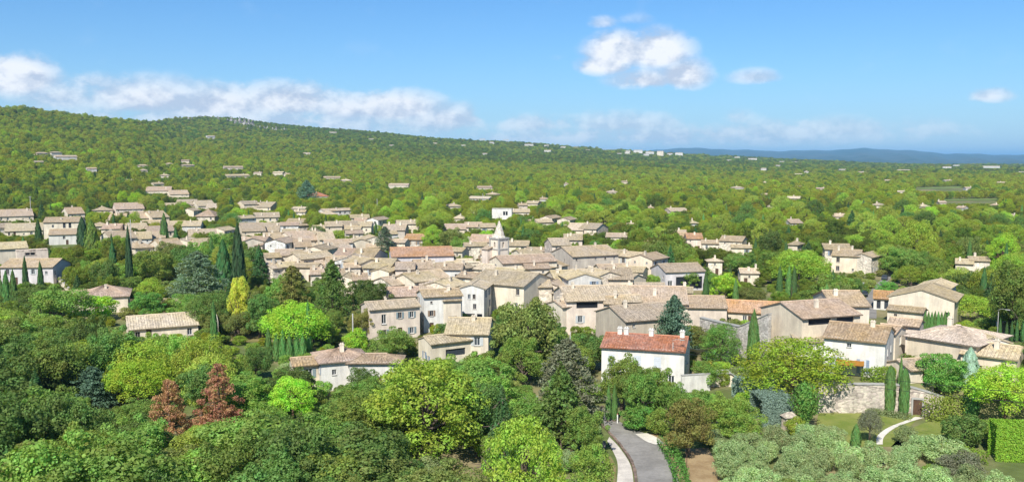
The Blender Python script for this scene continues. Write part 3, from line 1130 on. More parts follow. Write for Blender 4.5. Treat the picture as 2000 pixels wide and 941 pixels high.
# --- left front
H(315, 613, 116, 4, 24, 4.2, 'pale', 'pale', 2, 'pale tiled roof of a low house above the dark oak wood', chim=0, win=0.3)
H(207, 556, 74, -4, 22, 6.0, 'pale', 'pink', 8, 'villa with pinkish hipped roof and white chimney behind a lime shrub', kind='hip', chim=1)
H(160, 566, 66, -4, 10, 4.8, 'pale', 'pink', 18, 'side wing of the pinkish-roofed villa with pale wall', chim=0)
H(70, 505, 78, -26, 15, 7.0, 'lilac', 'pink', 26, 'house with grey gable and bluish front between slim cypresses', chim=0, ops_right=[(0.55, 1.5, 1.4, 2.0, 'c:window'), (0.12, 2.8, .7, 1.0, 'c:bare')])
H(14, 473, 56, 4, 12, 8.4, 'pale', 'pale', 26, 'pale house with yellow-green creeper at the village edge', chim=0, win=0.3)
H(62, 487, 38, 8, 0.5, 7.6, 'pink', 'tan', 20, 'square flat-roofed block with one long dark window', kind='flat', L=9, chim=0, ops_front=[(0.42, 5.9, 3.2, 0.9, 'c:bare')])
H(126, 424, 58, -10, 9, 10.4, 'cream', 'tan', 20, 'tall cream house with dark slit windows left of the dark trees', chim=1, ops_front=[(0.55, 5.8, 1.1, 2.6, 'c:hole'), (0.7, 5.8, 1.1, 2.6, 'c:hole'), (0.25, 6, 1, 1.4, 'c:window')])
H(127, 447, 46, -6, 10, 6.4, 'white', 'pink', 22, 'lower pinkish-roofed house in front of the tall cream house', chim=0, win=0.2)
H(142, 405, 26, 10, 12, 9.0, 'pale', 'pink', 4)
H(20, 409, 64, 3, 13, 6.5, 'pale', 'tan', 12)
H(48, 436, 56, -3, 14, 5.4, 'cream', 'pale', 8)
H(4, 436, 26, 20, 8, 5.5, 'white', 'tan', 8)
# --- left village cluster
for a in [
    (250, 396, 46, 6, 18, 8.5, 'pink', 'pink', 6), (233, 417, 28, -12, 18, 8, 'tan', 'pink', 6), (288, 414, 54, 8, 14, 7.5, 'tan', 'tan', 4),
    (286, 430, 46, -4, 9, 6.5, 'tan', 'grey', 6), (361, 431, 62, -3, 10, 6.4, 'white', 'tan', 16), (407, 409, 34, -12, 14, 7.4, 'pale', 'pink', 14),
    (311, 364, 42, -4, 11, 6.4, 'pale', 'pink', 12), (347, 371, 32, 8, 8, 5.2, 'cream', 'tan', 8), (330, 396, 46, 10, 11, 7, 'tan', 'tan', 8),
    (366, 389, 34, -8, 12, 7, 'tan', 'grey', 6), (396, 391, 30, 14, 12, 7, 'pale', 'pale', 8), (426, 397, 36, -10, 12, 7, 'tan', 'pale', 6),
    (366, 407, 26, 60, -8, 7.4, 'cream', 'tan', 14), (231, 451, 44, 14, 14, 9.2, 'cream', 'tan', 30), (292, 453, 54, -6, 14, 7.4, 'white', 'tan', 20),
    (415, 444, 82, 6, 20, 7.4, 'tan', 'tan', 4), (362, 466, 112, 7, 22, 7.2, 'tan', 'pale', 6), (270, 471, 30, 20, 12, 7, 'pale', 'tan', 16),
    (310, 441, 44, 12, 10, 6.2, 'tan', 'tan', 5), (222, 437, 30, -14, 9, 7, 'tan', 'pink', 6), (265, 436, 34, 8, 12, 7.2, 'pale', 'tan', 6), (200, 404, 32, 0, 6, 6, 'tan', 'tan', 5), (195, 434, 32, 4, 7, 5, 'pale', 'tan', 4),
    (445, 369, 62, 0, 0.5, 5.2, 'cream', 'pale', 12), (458, 389, 44, 4, 9, 6.2, 'cream', 'tan', 8), (497, 394, 50, 22, 9, 7.4, 'tan', 'tan', 14),
    (526, 394, 24, -22, 10, 7, 'tan', 'grey', 10), (476, 421, 30, 34, -7, 7.6, 'white', 'pale', 14), (520, 415, 46, 3, 9, 6.4, 'cream', 'tan', 8),
    (508, 436, 68, 6, 18, 7.2, 'tan', 'tan', 4), (586, 427, 42, -18, 8, 7.4, 'tan', 'tan', 14), (496, 462, 52, -6, 20, 7.4, 'pink', 'pink', 6),
    (560, 452, 82, 14, 18, 7.6, 'pale', 'tan', 4), (537, 467, 28, 62, -8, 8.4, 'white', 'tan', 24), (576, 467, 52, -8, 16, 7.4, 'white', 'pink', 12),
    (530, 494, 28, 12, 8, 6.4, 'pink', 'tan', 10), (572, 488, 62, 6, 12, 6.6, 'white', 'tan', 12), (622, 452, 50, 10, 16, 7.2, 'tan', 'tan', 6),
    (606, 492, 62, 30, -9, 7.6, 'tan', 'tan', 16), (620, 375, 38, 4, 8, 6, 'white', 'terra', 6), (640, 411, 26, 16, 7, 5.4, 'white', 'pale', 6),
    (655, 407, 54, 26, -7, 6.2, 'white', 'tan', 8), (702, 419, 36, 4, 6, 5.6, 'pale', 'grey', 5), (727, 425, 32, 58, -7, 7, 'white', 'tan', 10),
    (680, 432, 88, 2, 11, 8.2, 'cream', 'grey', 20), (641, 440, 58, 8, 9, 7, 'cream', 'tan', 5), (616, 447, 34, -10, 18, 7.4, 'tan', 'tan', 5),
    (712, 461, 54, 6, 12, 7.6, 'cream', 'tan', 10), (772, 438, 44, -8, 11, 7.4, 'grey', 'pale', 10), (795, 430, 42, 6, 7, 6.2, 'tan', 'tan', 5),
    (813, 457, 36, -14, 10, 6.6, 'grey', 'orange', 10), (642, 474, 64, 12, 12, 7.2, 'tan', 'tan', 4), (702, 483, 72, -12, 20, 8.2, 'pink', 'pink', 4),
    (655, 500, 92, 10, 22, 7.4, 'tan', 'tan', 4), (728, 503, 84, -6, 20, 7.6, 'tan', 'tan', 4), (792, 510, 96, 8, 18, 7.2, 'tan', 'grey', 3),
    (700, 516, 50, -8, 10, 6.6, 'pale', 'tan', 6), (742, 524, 24, 70, -5.2, 6.6, 'cream', 'tan', 16), (792, 535, 84, 26, 22, 7.6, 'pale', 'tan', 4),
    (852, 544, 62, -4, 16, 7.2, 'tan', 'tan', 4), (838, 527, 44, 30, 16, 7.4, 'tan', 'tan', 4), (545, 510, 50, 18, 10, 6.2, 'tan', 'tan', 8), (590, 513, 60, -5, 10, 6, 'pale', 'tan', 6), (640, 525, 60, 8, 12, 6, 'pale', 'tan', 4), (690, 535, 50, 12, 12, 6, 'pale', 'tan', 4),
    (946, 458, 48, -12, 14, 7.4, 'pale', 'pink', 6), (1012, 470, 44, -6, 9, 6.8, 'tan', 'tan', 6), (938, 433, 54, -4, 9, 6.4, 'pale', 'tan', 6),
    (886, 437, 44, 4, 10, 6, 'tan', 'tan', 4), (908, 467, 34, 30, 9, 6, 'cream', 'tan', 8),
    (1046, 512, 42, 52, -8.5, 7.4, 'cream', 'tan', 18), (1152, 526, 150, 4, 26, 8.4, 'tan', 'tan', 4), (1225, 533, 40, -36, 12, 7.6, 'tan', 'grey', 8),
    (1238, 494, 86, -30, 12, 8.8, 'cream', 'tan', 26), (1142, 480, 88, 28, -14, 10.6, 'grey', 'tan', 24), (1104, 461, 60, 10, 14, 9.6, 'pink', 'tan', 6),
    (1046, 429, 52, 24, 8, 6.6, 'cream', 'tan', 10), (1092, 423, 64, 8, 12, 8.2, 'tan', 'tan', 4), (1145, 438, 58, -22, 13, 7.2, 'cream', 'tan', 18),
    (1205, 455, 40, -4, 7, 4.8, 'pale', 'pale', 5), (1015, 408, 38, 4, 6, 5.4, 'cream', 'tan', 9), (1070, 545, 60, 20, 16, 7.4, 'tan', 'tan', 4),
    (1100, 585, 34, 34, 12, 7.0, 'pale', 'tan', 30), (1215, 578, 60, 6, 14, 8.0, 'tan', 'tan', 3), (1330, 560, 44, 0, 10, 6.4, 'cream', 'grey', 4),
    (900, 514, 26, 40, -6, 7.0, 'pink', 'tan', 22), (880, 575, 34, 8, 10, 7.6, 'pale', 'tan', 4),
    (1632, 476, 46, 12, 10, 7.8, 'cream', 'tan', 14), (1656, 487, 48, -6, 12, 7.2, 'tan', 'tan', 22), (1684, 495, 28, 70, -6, 6.6, 'pale', 'tan', 20),
    (1897, 503, 52, 10, 9, 6, 'pale', 'tan', 8), (1340, 454, 58, -4, 12, 6.6, 'pink', 'orange', 12), (1316, 449, 46, 6, 6, 6.0, 'white', 'pale', 5),
    (1392, 469, 42, 2, 6, 4.6, 'cream', 'tan', 8), (1433, 461, 42, -14, 9, 6.8, 'cream', 'grey', 14), (1395, 504, 26, 10, 5, 5.2, 'pale', 'pale', 8), (1462, 524, 34, 8, 8, 4.6, 'cream', 'pale', 6), (1275, 470, 32, 6, 8, 5, 'pink', 'pink', 5), (1448, 478, 38, 2, 5, 4, 'cream', 'tan', 7),
]:
    cx_, cy_, w_, r_, s_, h_, wl_, rf_, vs_ = a
    kd_ = 'gable'
    kw = {}
    if s_ == 0.5:
        kd_, kw = 'flat', dict(chim=0)
    if s_ < 0 and abs(r_) > 45:
        kw = dict(L=random.Random(cx_).uniform(8, 12), near_end=True, chim=0)
    if w_ * 1.0 < 40 and s_ > 0 and random.Random(cx_ + cy_).random() < .25 and kd_ == 'gable':
        kd_ = 'hip'
    kw.setdefault('chim', random.Random(cx_ * 3).choice([0, 1, 1, 2]))
    if w_ >= 50 and s_ > 0.5 and kd_ == 'gable':
        n_ = max(2, round(w_ / 34))
        rq = random.Random(cx_ * 5 + cy_)
        for i_ in range(n_):
            qx = cx_ - w_ / 2 + (i_ + .5) * w_ / n_
            qy = cy_ + rq.uniform(-3.5, 3.5) + r_ * -.02 * (qx - cx_) * .2
            alt = rq.choice([(wl_, rf_), (wl_, rf_), (rq.choice(['tan', 'cream', 'pale', 'pink', 'white']), rq.choice(['tan', 'pale', 'grey', 'pink', 'tan']))])
            if rq.random() < .22:
                H(qx, qy, 20, rq.choice([-1, 1]) * rq.uniform(55, 80), -rq.uniform(6.5, 9), h_ * rq.uniform(.9, 1.1), alt[0], alt[1], vs_, L=rq.uniform(8, 11), chim=rq.choice([0, 1]), group=VG)
            else:
                H(qx, qy, w_ / n_ * rq.uniform(1.0, 1.25), r_ + rq.uniform(-14, 14), s_ * rq.uniform(.7, 1.02), h_ * rq.uniform(.88, 1.1), alt[0], alt[1], vs_, chim=rq.choice([0, 1, 1, 2]), group=VG)
        continue
    H(cx_, cy_, w_, r_, s_, h_, wl_, rf_, vs_, kind=kd_, group=VG, **kw)
# long arcaded hall, modern glazed hall, white villa
H(822, 482, 118, 5, 17, 9.0, 'lilac', 'orange', 26, 'long arcaded hall with orange-tan roof and pale arched openings', chim=0, rmul=0.86,
  ops_front=[(0.5 + 0.068 * q, 1.2, 1.1, 3.0, 'c:bare') for q in range(-1, 7)], shut=False, win=0)
H(1324, 514, 74, 24, 15, 7.2, 'lilac', 'tan', 26, 'modern hall with dark glazed front and curved tan roof', chim=0, ops_front=[(0.6, 0.6, 8.0, 3.4, 'c:hole'), (0.12, 0.6, 1.4, 2.4, 'c:bare')], shut=False)
H(981, 407, 34, -10, 0.5, 7.4, 'white', 'pale', 18, 'cubic white villa with one large dark window just behind the spire', kind='flat', L=12, chim=0, ops_front=[(0.68, 3.2, 3.4, 2.6, 'c:bare')], wmul=1.05)
H(927, 511, 40, 6, 0.5, 6.0, 'cream', 'tan', 18, 'flat-roofed loggia with dark openings beside the church gable', kind='flat', chim=0, ops_front=[(0.35, 2.6, 3.0, 2.4, 'c:hole'), (0.75, 2.6, 1.6, 2.4, 'c:hole')])

POLYV = [(190, 402), (330, 388), (540, 392), (740, 428), (880, 470), (1010, 478), (1235, 500), (1290, 556), (1120, 566), (900, 556), (770, 556), (640, 520), (420, 486), (200, 468)]
def inside(x, y, poly):
    c = False
    for i in range(len(poly)):
        (x0, y0), (x1, y1) = poly[i], poly[(i + 1) % len(poly)]
        if (y0 > y) != (y1 > y) and x < (x1 - x0) * (y - y0) / (y1 - y0) + x0:
            c = not c
    return c
rq = random.Random(99)
done = 0
for _ in range(2500):
    qx, qy = rq.uniform(560, 1290), rq.uniform(400, 566)
    if not inside(qx, qy, POLYV):
        continue
    h_ = rq.uniform(5.5, 7.6)
    p_ = hit(qx, qy, h_)
    if any(math.hypot(p_[0] - n_[0], p_[1] - n_[1]) < 3.6 + n_[2] * .62 for n_ in NOPLANT):
        continue
    d_ = math.hypot(p_[0], p_[1])
    H(qx, qy, rq.uniform(6, 10) * F / d_, rq.uniform(-35, 35), -rq.uniform(5, 7.5), h_, rq.choice(['tan', 'cream', 'pale', 'pink', 'white']), rq.choice(['tan', 'pale', 'grey', 'pink', 'tan']), 3, chim=rq.choice([0, 1, 1]), group=VG)
    done += 1
    if done >= 40:
        break
print('INFILL', done)

# --- scattered houses among the trees and on the far slopes
FARG = 'houses scattered in the wooded plain and hills'
far = [
    (108, 296, 16, 7, 'white', 'tan'), (127, 303, 34, 7, 'white', 'pale'), (80, 297, 18, 6, 'pale', 'tan'), (178, 327, 16, 7, 'white', 'tan'), (75, 314, 14, 6, 'pale', 'tan'), (245, 350, 28, 6, 'cream', 'tan'),
    (278, 321, 18, 6, 'pale', 'grey'), (280, 330, 12, 6, 'cream', 'tan'), (330, 318, 12, 6, 'cream', 'tan'), (362, 312, 14, 6, 'pale', 'pink'), (366, 321, 20, 6, 'cream', 'tan'), (322, 340, 16, 6, 'cream', 'tan'), (307, 356, 18, 6, 'cream', 'tan'), (455, 324, 34, 8, 'pink', 'pink'), (462, 340, 40, 6, 'pink', 'tan'), (505, 336, 14, 5, 'cream', 'tan'), (545, 335, 18, 6, 'cream', 'pale'), (562, 338, 10, 6, 'cream', 'tan'),
    (411, 265, 14, 7, 'white', 'pale'), (600, 298, 14, 6, 'cream', 'pale'), (650, 257, 12, 7, 'cream', 'tan'), (725, 271, 10, 6, 'white', 'pale'), (648, 344, 32, 6, 'cream', 'tan'), (675, 350, 20, 6, 'cream', 'pale'), (660, 370, 22, 6, 'white', 'pale'), (780, 358, 38, 6, 'cream', 'tan'),
    (776, 389, 26, 5, 'cream', 'red'), (845, 378, 14, 6, 'cream', 'tan'), (946, 363, 28, 6, 'cream', 'pink'), (963, 376, 22, 6, 'pink', 'tan'), (940, 383, 40, 6, 'white', 'pale'), (884, 397, 26, 5, 'cream', 'tan'), (897, 420, 22, 5, 'cream', 'pale'), (1062, 385, 20, 5, 'white', 'tan'), (1042, 392, 24, 5, 'cream', 'pale'), (1020, 397, 16, 7, 'pink', 'tan'), (925, 412, 10, 5, 'white', 'pale'),
    (1106, 357, 10, 5, 'white', 'tan'), (1234, 436, 20, 7, 'white', 'pale'), (1320, 406, 34, 6, 'pink', 'tan'), (1351, 430, 13, 6, 'white', 'pale'), (1219, 353, 12, 5, 'cream', 'tan'), (1195, 372, 20, 5, 'pale', 'tan'), (1440, 364, 20, 6, 'white', 'tan'), (1493, 355, 10, 5, 'white', 'pale'), (1493, 377, 12, 5, 'cream', 'tan'), (1551, 383, 24, 6, 'white', 'pale'), (1559, 362, 8, 7, 'pink', 'tan'),
    (1560, 339, 14, 6, 'white', 'pale'), (1602, 366, 14, 5, 'cream', 'tan'), (1548, 428, 22, 6, 'white', 'tan'), (1640, 417, 20, 6, 'cream', 'pale'), (1451, 421, 13, 6, 'white', 'pale'), (1476, 422, 10, 6, 'white', 'pale'), (1555, 470, 16, 6, 'cream', 'tan'), (1670, 389, 14, 6, 'white', 'pale'), (1715, 396, 18, 7, 'cream', 'tan'), (1790, 404, 36, 5, 'cream', 'pale'), (1802, 398, 20, 7, 'white', 'pale'), (1943, 397, 14, 5, 'white', 'pale'), (1850, 351, 12, 5, 'white', 'pale'), (1958, 355, 15, 5, 'white', 'tan'), (1890, 365, 10, 5, 'white', 'pale'),
    (1735, 351, 10, 5, 'white', 'pale'), (1645, 330, 12, 6, 'white', 'pale'), (1684, 335, 14, 6, 'cream', 'pale'), (1765, 331, 24, 6, 'white', 'tan'), (1650, 312, 16, 6, 'white', 'pale'), (1616, 312, 12, 6, 'white', 'pale'), (1682, 314, 12, 8, 'white', 'pale'), (1712, 316, 12, 7, 'white', 'pale'), (1553, 316, 12, 6, 'white', 'pale'), (1527, 315, 10, 6, 'white', 'pale'), (1575, 308, 10, 6, 'white', 'pale'), (1470, 309, 16, 6, 'white', 'tan'), (1440, 306, 10, 6, 'white', 'tan'), (1424, 312, 10, 6, 'white', 'pale'), (1850, 325, 14, 6, 'white', 'pale'), (1868, 322, 10, 6, 'white', 'pale'), (1936, 324, 26, 8, 'white', 'pale'), (1995, 335, 10, 6, 'white', 'pale'),
    (1395, 303, 12, 6, 'white', 'pale'), (1345, 300, 14, 7, 'white', 'pale'), (1492, 328, 10, 6, 'white', 'pale'), (1575, 334, 8, 6, 'white', 'pale'), (1520, 322, 8, 6, 'white', 'tan'),
    (942, 271, 12, 7, 'white', 'pale'), (988, 272, 12, 7, 'white', 'pale'), (960, 277, 9, 7, 'white', 'pale'), (1033, 281, 16, 7, 'white', 'tan'), (1068, 283, 9, 7, 'white', 'pale'), (1070, 293, 13, 7, 'white', 'pale'), (1100, 286, 10, 7, 'white', 'pale'), (1125, 287, 9, 7, 'white', 'tan'), (1148, 292, 10, 7, 'white', 'pale'), (1180, 290, 9, 7, 'white', 'pale'), (1195, 291, 18, 8, 'white', 'tan'), (1225, 297, 9, 7, 'white', 'pale'),
    (1246, 293, 17, 17, 'white', 'tan'), (1269, 296, 15, 14, 'white', 'pale'), (1226, 294, 11, 12, 'white', 'tan'), (1290, 295, 12, 18, 'cream', 'tan'), (1308, 299, 10, 13, 'white', 'orange'), (1326, 298, 14, 17, 'white', 'pale'), (1290, 300, 10, 8, 'cream', 'tan'), (1262, 300, 9, 8, 'white', 'tan'), (1210, 299, 9, 7, 'white', 'pale'),
    (905, 283, 8, 7, 'white', 'pale'), (850, 279, 8, 7, 'white', 'pale'), (947, 299, 9, 7, 'white', 'pale'), (765, 283, 8, 7, 'cream', 'tan'),
    (1880, 402, 12, 5, 'white', 'tan'), (1975, 418, 14, 5, 'cream', 'tan'), (1760, 372, 12, 5, 'cream', 'pale'), (1838, 392, 12, 5, 'cream', 'tan'), (1270, 402, 14, 5, 'cream', 'tan'), (1380, 388, 10, 5, 'white', 'pale'), (1505, 402, 12, 5, 'cream', 'tan'), (1430, 395, 10, 5, 'cream', 'tan'),
]
for i, (cx_, cy_, w_, h_, wl_, rf_) in enumerate(far):
    rd = random.Random(cx_ * 7 + cy_)
    H(cx_, cy_, w_, rd.uniform(-28, 28), -min(11, max(7, w_ * .45)), h_, wl_, rf_, 5 if 1200 < cx_ < 1340 and cy_ < 303 else 2 + (1 if cy_ > 320 else 0), kind=rd.choice(['gable', 'gable', 'hip']), group=FARG, chim=1 if cy_ > 330 else 0, wmul=.95 if 1200 < cx_ < 1340 and cy_ < 303 else .86, win=0.8)
# ------------------------------------------------------------------ church
def build_church():
    h = 9.5
    p = hit(1022, 497, h)
    D = math.hypot(p[0], p[1])
    azv = math.atan2(p[0], p[1])
    L, W, k = 17.0, 9.5, 0.32
    rz = -azv + R(24)
    base = float(terrain(p[0], p[1]))
    root = empty('church', (p[0], p[1], base), rz)
    he = p[2] - base - k * W / 2
    x, y = L / 2, W / 2
    b = MB()
    fo = [(L * q - .45, L * q + .45, 3.2, 5.4) for q in (.3, .55, .8)]
    facade(b, (-x, -y, 0), (1, 0, 0), L, he, fo)
    facade(b, (x, -y, 0), (0, 1, 0), W, he, [])
    facade(b, (x, y, 0), (-1, 0, 0), L, he, [])
    facade(b, (-x, y, 0), (0, -1, 0), W, he, [(W / 2 - .6, W / 2 + .6, he - 2.2, he - 1.0)])
    hr = he + k * W / 2
    b.quad((x, -y, he), (x, y, he), (x, 0, hr))
    b.quad((-x, y, he), (-x, -y, he), (-x, 0, hr))
    ob('wall', b.mesh('wall', 'plaster'), root, color=WALLC['cream'])
    rm, ra, rb = roof_mesh(L, W, he, k, 'gable', False, 5)
    ro = ob('roof', rm, root, color=ROOFC['pink'])
    c = MB()
    c.tube([ra, rb], 0.16, 6)
    ob('ridge_cap', c.mesh('ridge_cap', 'plaster'), ro, color=ROOFC['pale'])
    for q in fo:
        w = ob('window', UM['frame'], root, ((q[0] + q[1]) / 2 - x, -y + .15, (q[2] + q[3]) / 2), 0, (.9, 1, 2.2), color=(.4, .36, .3))
        ob('pane', UM['pane'], w)
    # round window of the gable: a ring of stone and dark glass
    c = MB()
    n = 16
    for i in range(n):
        a0, a1 = 2 * math.pi * i / n, 2 * math.pi * (i + 1) / n
        P = lambda r_, a_, d_: (-x - d_, r_ * math.cos(a_), he - 1.6 + r_ * math.sin(a_))
        c.quad(P(.6, a1, .1), P(.6, a0, .1), P(.85, a0, .1), P(.85, a1, .1))
        c.quad(P(.85, a1, .1), P(.85, a0, .1), P(.85, a0, -.05), P(.85, a1, -.05))
    ring = ob('round_window', c.mesh('round_window', 'concrete'), root)
    c = MB()
    c.v = [(-x + .1, .68 * math.cos(2 * math.pi * i / n), he - 1.6 + .68 * math.sin(2 * math.pi * i / n)) for i in range(n)]
    c.f = [tuple(range(n))]
    ob('pane', c.mesh('pane', 'window_glass'), ring)
    # tower: place by its own pixel
    tp = hit(975, 466, 13.6)
    inv = Matrix.Rotation(-rz, 3, 'Z')
    lt = inv @ (Vector((tp[0], tp[1], 0)) - Vector((p[0], p[1], 0)))
    tz = tp[2] - base
    px_m = math.hypot(tp[0], tp[1]) / F
    side = 34 * px_m / 1.38
    trz = (-math.atan2(tp[0], tp[1]) + R(42)) - rz
    s = side / 2
    zl, zm = 0.0, tz - 21 * px_m
    tw = empty('tower', (lt.x, lt.y, 0), trz)
    tw.parent = root
    b = MB()
    for (o_, u_) in (((-s, -s, zl), (1, 0, 0)), ((s, -s, zl), (0, 1, 0)), ((s, s, zl), (-1, 0, 0)), ((-s, s, zl), (0, -1, 0))):
        facade(b, o_, u_, side, tz - 0.0, [(side * .5 - .34, side * .5 + .34, zm + .7, tz - .9)], 0.5)
    ob('tower_wall', b.mesh('tower_wall', 'plaster'), tw, color=(0.80, 0.70, 0.57))
    b = MB()
    for (zz, e, t) in ((zm, .14, .3), (tz - .02, .3, .38)):
        b.box(-s - e, s + e, -s - e, s + e, zz, zz + t)
    for sx in (-1, 1):
        for sy in (-1, 1):
            b.box(sx * s - .22, sx * s + .22, sy * s - .22, sy * s + .22, 0, tz - .03)
    ob('stone_band', b.mesh('stone_band', 'concrete'), tw, color=(.6, .55, .48))
    b = MB()
    i = s - .55
    for (o_, u_) in (((-i, -i, zm), (1, 0, 0)), ((i, -i, zm), (0, 1, 0)), ((i, i, zm), (-1, 0, 0)), ((-i, i, zm), (0, -1, 0))):
        facade(b, o_, u_, 2 * i, tz - zm - .1, [])
    ob('louvre', b.mesh('louvre', 'dark_metal'), tw)
    # octagonal stone spire with flared foot
    zs = tz + .37
    top = tz + 36 * px_m
    prof = [(s * 1.02, zs), (s * .88, zs + .5), (s * .62, zs + (top - zs) * .42), (s * .3, zs + (top - zs) * .75), (.05, top)]
    V, Fc = [], []
    n = 8
    for (r_, z_) in prof:
        for q in range(n):
            a = math.pi / 8 + q * math.pi / 4
            V.append((r_ * 1.05 * math.cos(a), r_ * 1.05 * math.sin(a), z_))
    for j in range(len(prof) - 1):
        for q in range(n):
            Fc.append((j * n + q, j * n + (q + 1) % n, (j + 1) * n + (q + 1) % n, (j + 1) * n + q))
    Fc.append(tuple(range(n))[::-1])
    sp = ob('spire', mesh('spire', V, Fc, 'rubble_stone'), tw, color=(0.60, 0.54, 0.43))
    c = MB()
    c.box(-.05, .05, -.05, .05, top - .1, top + 1.1)
    c.box(-.3, .3, -.05, .05, top + .62, top + .72)
    ob('cross', c.mesh('cross', 'dark_metal'), tw)
    # sacristy with sloping roof left of the tower
    b = MB()
    tx, ty = -.74 * (s + 1.5), .67 * (s + 1.5)
    b.box(tx - 1.3, tx + 1.3, ty - 1.3, ty + 1.3, 0, zm + .2)
    ob('side_turret', b.mesh('side_turret', 'plaster'), tw, color=WALLC['pink'])
    V = [(tx - 1.6, ty - 1.6, zm + .2), (tx + 1.6, ty - 1.6, zm + 1.1), (tx + 1.6, ty + 1.6, zm + 1.1), (tx - 1.6, ty + 1.6, zm + .2)]
    V += [(a, b_, c_ - .18) for (a, b_, c_) in V]
    me = mesh('side_roof', V, [(0, 1, 2, 3), (7, 6, 5, 4), (0, 4, 5, 1), (1, 5, 6, 2), (2, 6, 7, 3), (3, 7, 4, 0)], 'roof_tiles', [(0, 0), (3, 0), (3, 3), (0, 3)] * 6)
    ob('side_roof', me, tw, color=ROOFC['tan'])
    protect(945, 1080, 430, 512, D - 6)
    NOPLANT.append((p[0], p[1], 10, L / 2 + 2, W / 2 + 2, rz))
    NOPLANT.append((tp[0], tp[1], 5, 5, 5, 0))
    thing(root, 'stone village church with square belfry and pointed octagonal spire', 'church')


build_church()


# ------------------------------------------------------------------ roads, paths, walls
def sheet(name, left, right, dz, mat, sub=6, kind='structure'):
    """strip between two polylines of pixels on the ground"""
    def resample(pl, n):
        pts = [hit(*q)[:2] for q in pl]
        # Catmull-Rom through the points
        out = []
        m = len(pts) - 1
        for i in range(n + 1):
            t = i / n * m
            k = min(int(t), m - 1)
            f = t - k
            p0, p1, p2, p3 = pts[max(k - 1, 0)], pts[k], pts[k + 1], pts[min(k + 2, m)]
            out.append(0.5 * ((2 * p1) + (-p0 + p2) * f + (2 * p0 - 5 * p1 + 4 * p2 - p3) * f * f + (-p0 + 3 * p1 - 3 * p2 + p3) * f ** 3))
        return out
    n = (max(len(left), len(right)) - 1) * sub
    a, b = resample(left, n), resample(right, n)
    cols = 5
    V, Fc = [], []
    for i in range(n + 1):
        for j in range(cols + 1):
            q = a[i] + (b[i] - a[i]) * j / cols
            V.append((q[0], q[1], float(terrain(q[0], q[1])) + dz))
    for i in range(n):
        for j in range(cols):
            k = i * (cols + 1) + j
            Fc.append((k, k + 1, k + cols + 2, k + cols + 1))
    me = mesh(name, V, Fc, mat)
    me.update()
    if me.polygons[0].normal.z < 0:
        me.flip_normals()
    o = ob(name, me)
    if kind:
        o['kind'] = kind
    return o, a, b


road_l = [(1247, 990), (1246, 941), (1238, 905), (1215, 870), (1190, 842), (1172, 822), (1168, 806), (1180, 795)]
road_r = [(1345, 990), (1326, 941), (1308, 900), (1290, 874), (1262, 848), (1222, 830), (1196, 812), (1192, 798)]
_, rl, rr = sheet('road', road_l, road_r, 0.05, 'asphalt', 8)
sheet('pavement', [(1198, 990), (1205, 941), (1206, 905), (1196, 880), (1186, 862)], [(1236, 990), (1237, 941), (1230, 906), (1209, 874), (1190, 854)], 0.12, 'pale_gravel', 8)
sheet('verge', [(1178, 990), (1180, 941), (1178, 915), (1180, 898)], [(1196, 990), (1202, 941), (1202, 910), (1192, 890)], 0.06, 'dry_grass', 6)
sheet('lay_by', [(1241, 848), (1262, 862), (1280, 868)], [(1264, 846), (1284, 855), (1296, 866)], 0.075, 'path_stone', 4)
sheet('roadside_gravel', [(1262, 846), (1292, 873), (1310, 900), (1328, 941), (1347, 990)], [(1286, 846), (1302, 868), (1319, 897), (1338, 941), (1358, 990)], 0.03, 'bare_soil', 6)
sheet('bare_ground', [(1340, 990), (1343, 941), (1338, 900), (1338, 876)], [(1425, 990), (1412, 941), (1396, 900), (1384, 874)], 0.03, 'bare_soil', 6)
sheet('lawn', [(1590, 872), (1594, 830), (1600, 803), (1602, 797)], [(1768, 872), (1776, 836), (1795, 812), (1770, 799)], 0.03, 'lawn_grass', 6)
sheet('garden_lawn', [(1740, 872), (1772, 842), (1812, 822), (1830, 812)], [(1830, 880), (1850, 850), (1870, 830), (1880, 815)], 0.03, 'lawn_grass', 6)
sheet('garden_path', [(1712, 868), (1714, 851), (1735, 835), (1768, 822), (1788, 814)], [(1724, 868), (1727, 853), (1748, 836), (1780, 823), (1806, 816)], 0.07, 'path_stone', 8)
sheet('field', [(418, 668), (424, 662), (440, 655), (455, 652)], [(522, 668), (522, 660), (520, 655), (515, 651)], 0.04, 'dry_grass', 4)
FIELDS = [[(1790, 370), (1880, 368), (1882, 365), (1795, 367)], [(1840, 393), (1950, 391), (1948, 388), (1842, 390)]]
for fq in FIELDS:
    sheet('field', [fq[0], fq[3]], [fq[1], fq[2]], 0.3, 'crop_field', 3)
    protect(min(q[0] for q in fq), max(q[0] for q in fq), min(q[1] for q in fq), max(q[1] for q in fq), 2600)
st_l = [(1682, 622), (1684, 605), (1690, 585), (1706, 562), (1722, 545), (1728, 533)]
st_r = [(1712, 622), (1712, 605), (1712, 585), (1722, 562), (1738, 545), (1742, 533)]
sheet('village_street', st_l, st_r, 0.06, 'asphalt', 6)
protect(1690, 1712, 575, 612, 240); protect(1712, 1738, 535, 572, 300)
protect(1246, 1330, 846, 941, 96); protect(1215, 1300, 846, 880, 110); protect(1184, 1230, 824, 850, 125); protect(1206, 1240, 872, 941, 103)
protect(1344, 1392, 880, 941, 108)
protect(1612, 1700, 747, 846, 130); protect(1720, 1830, 760, 850, 130)
protect(430, 520, 652, 664, 180)

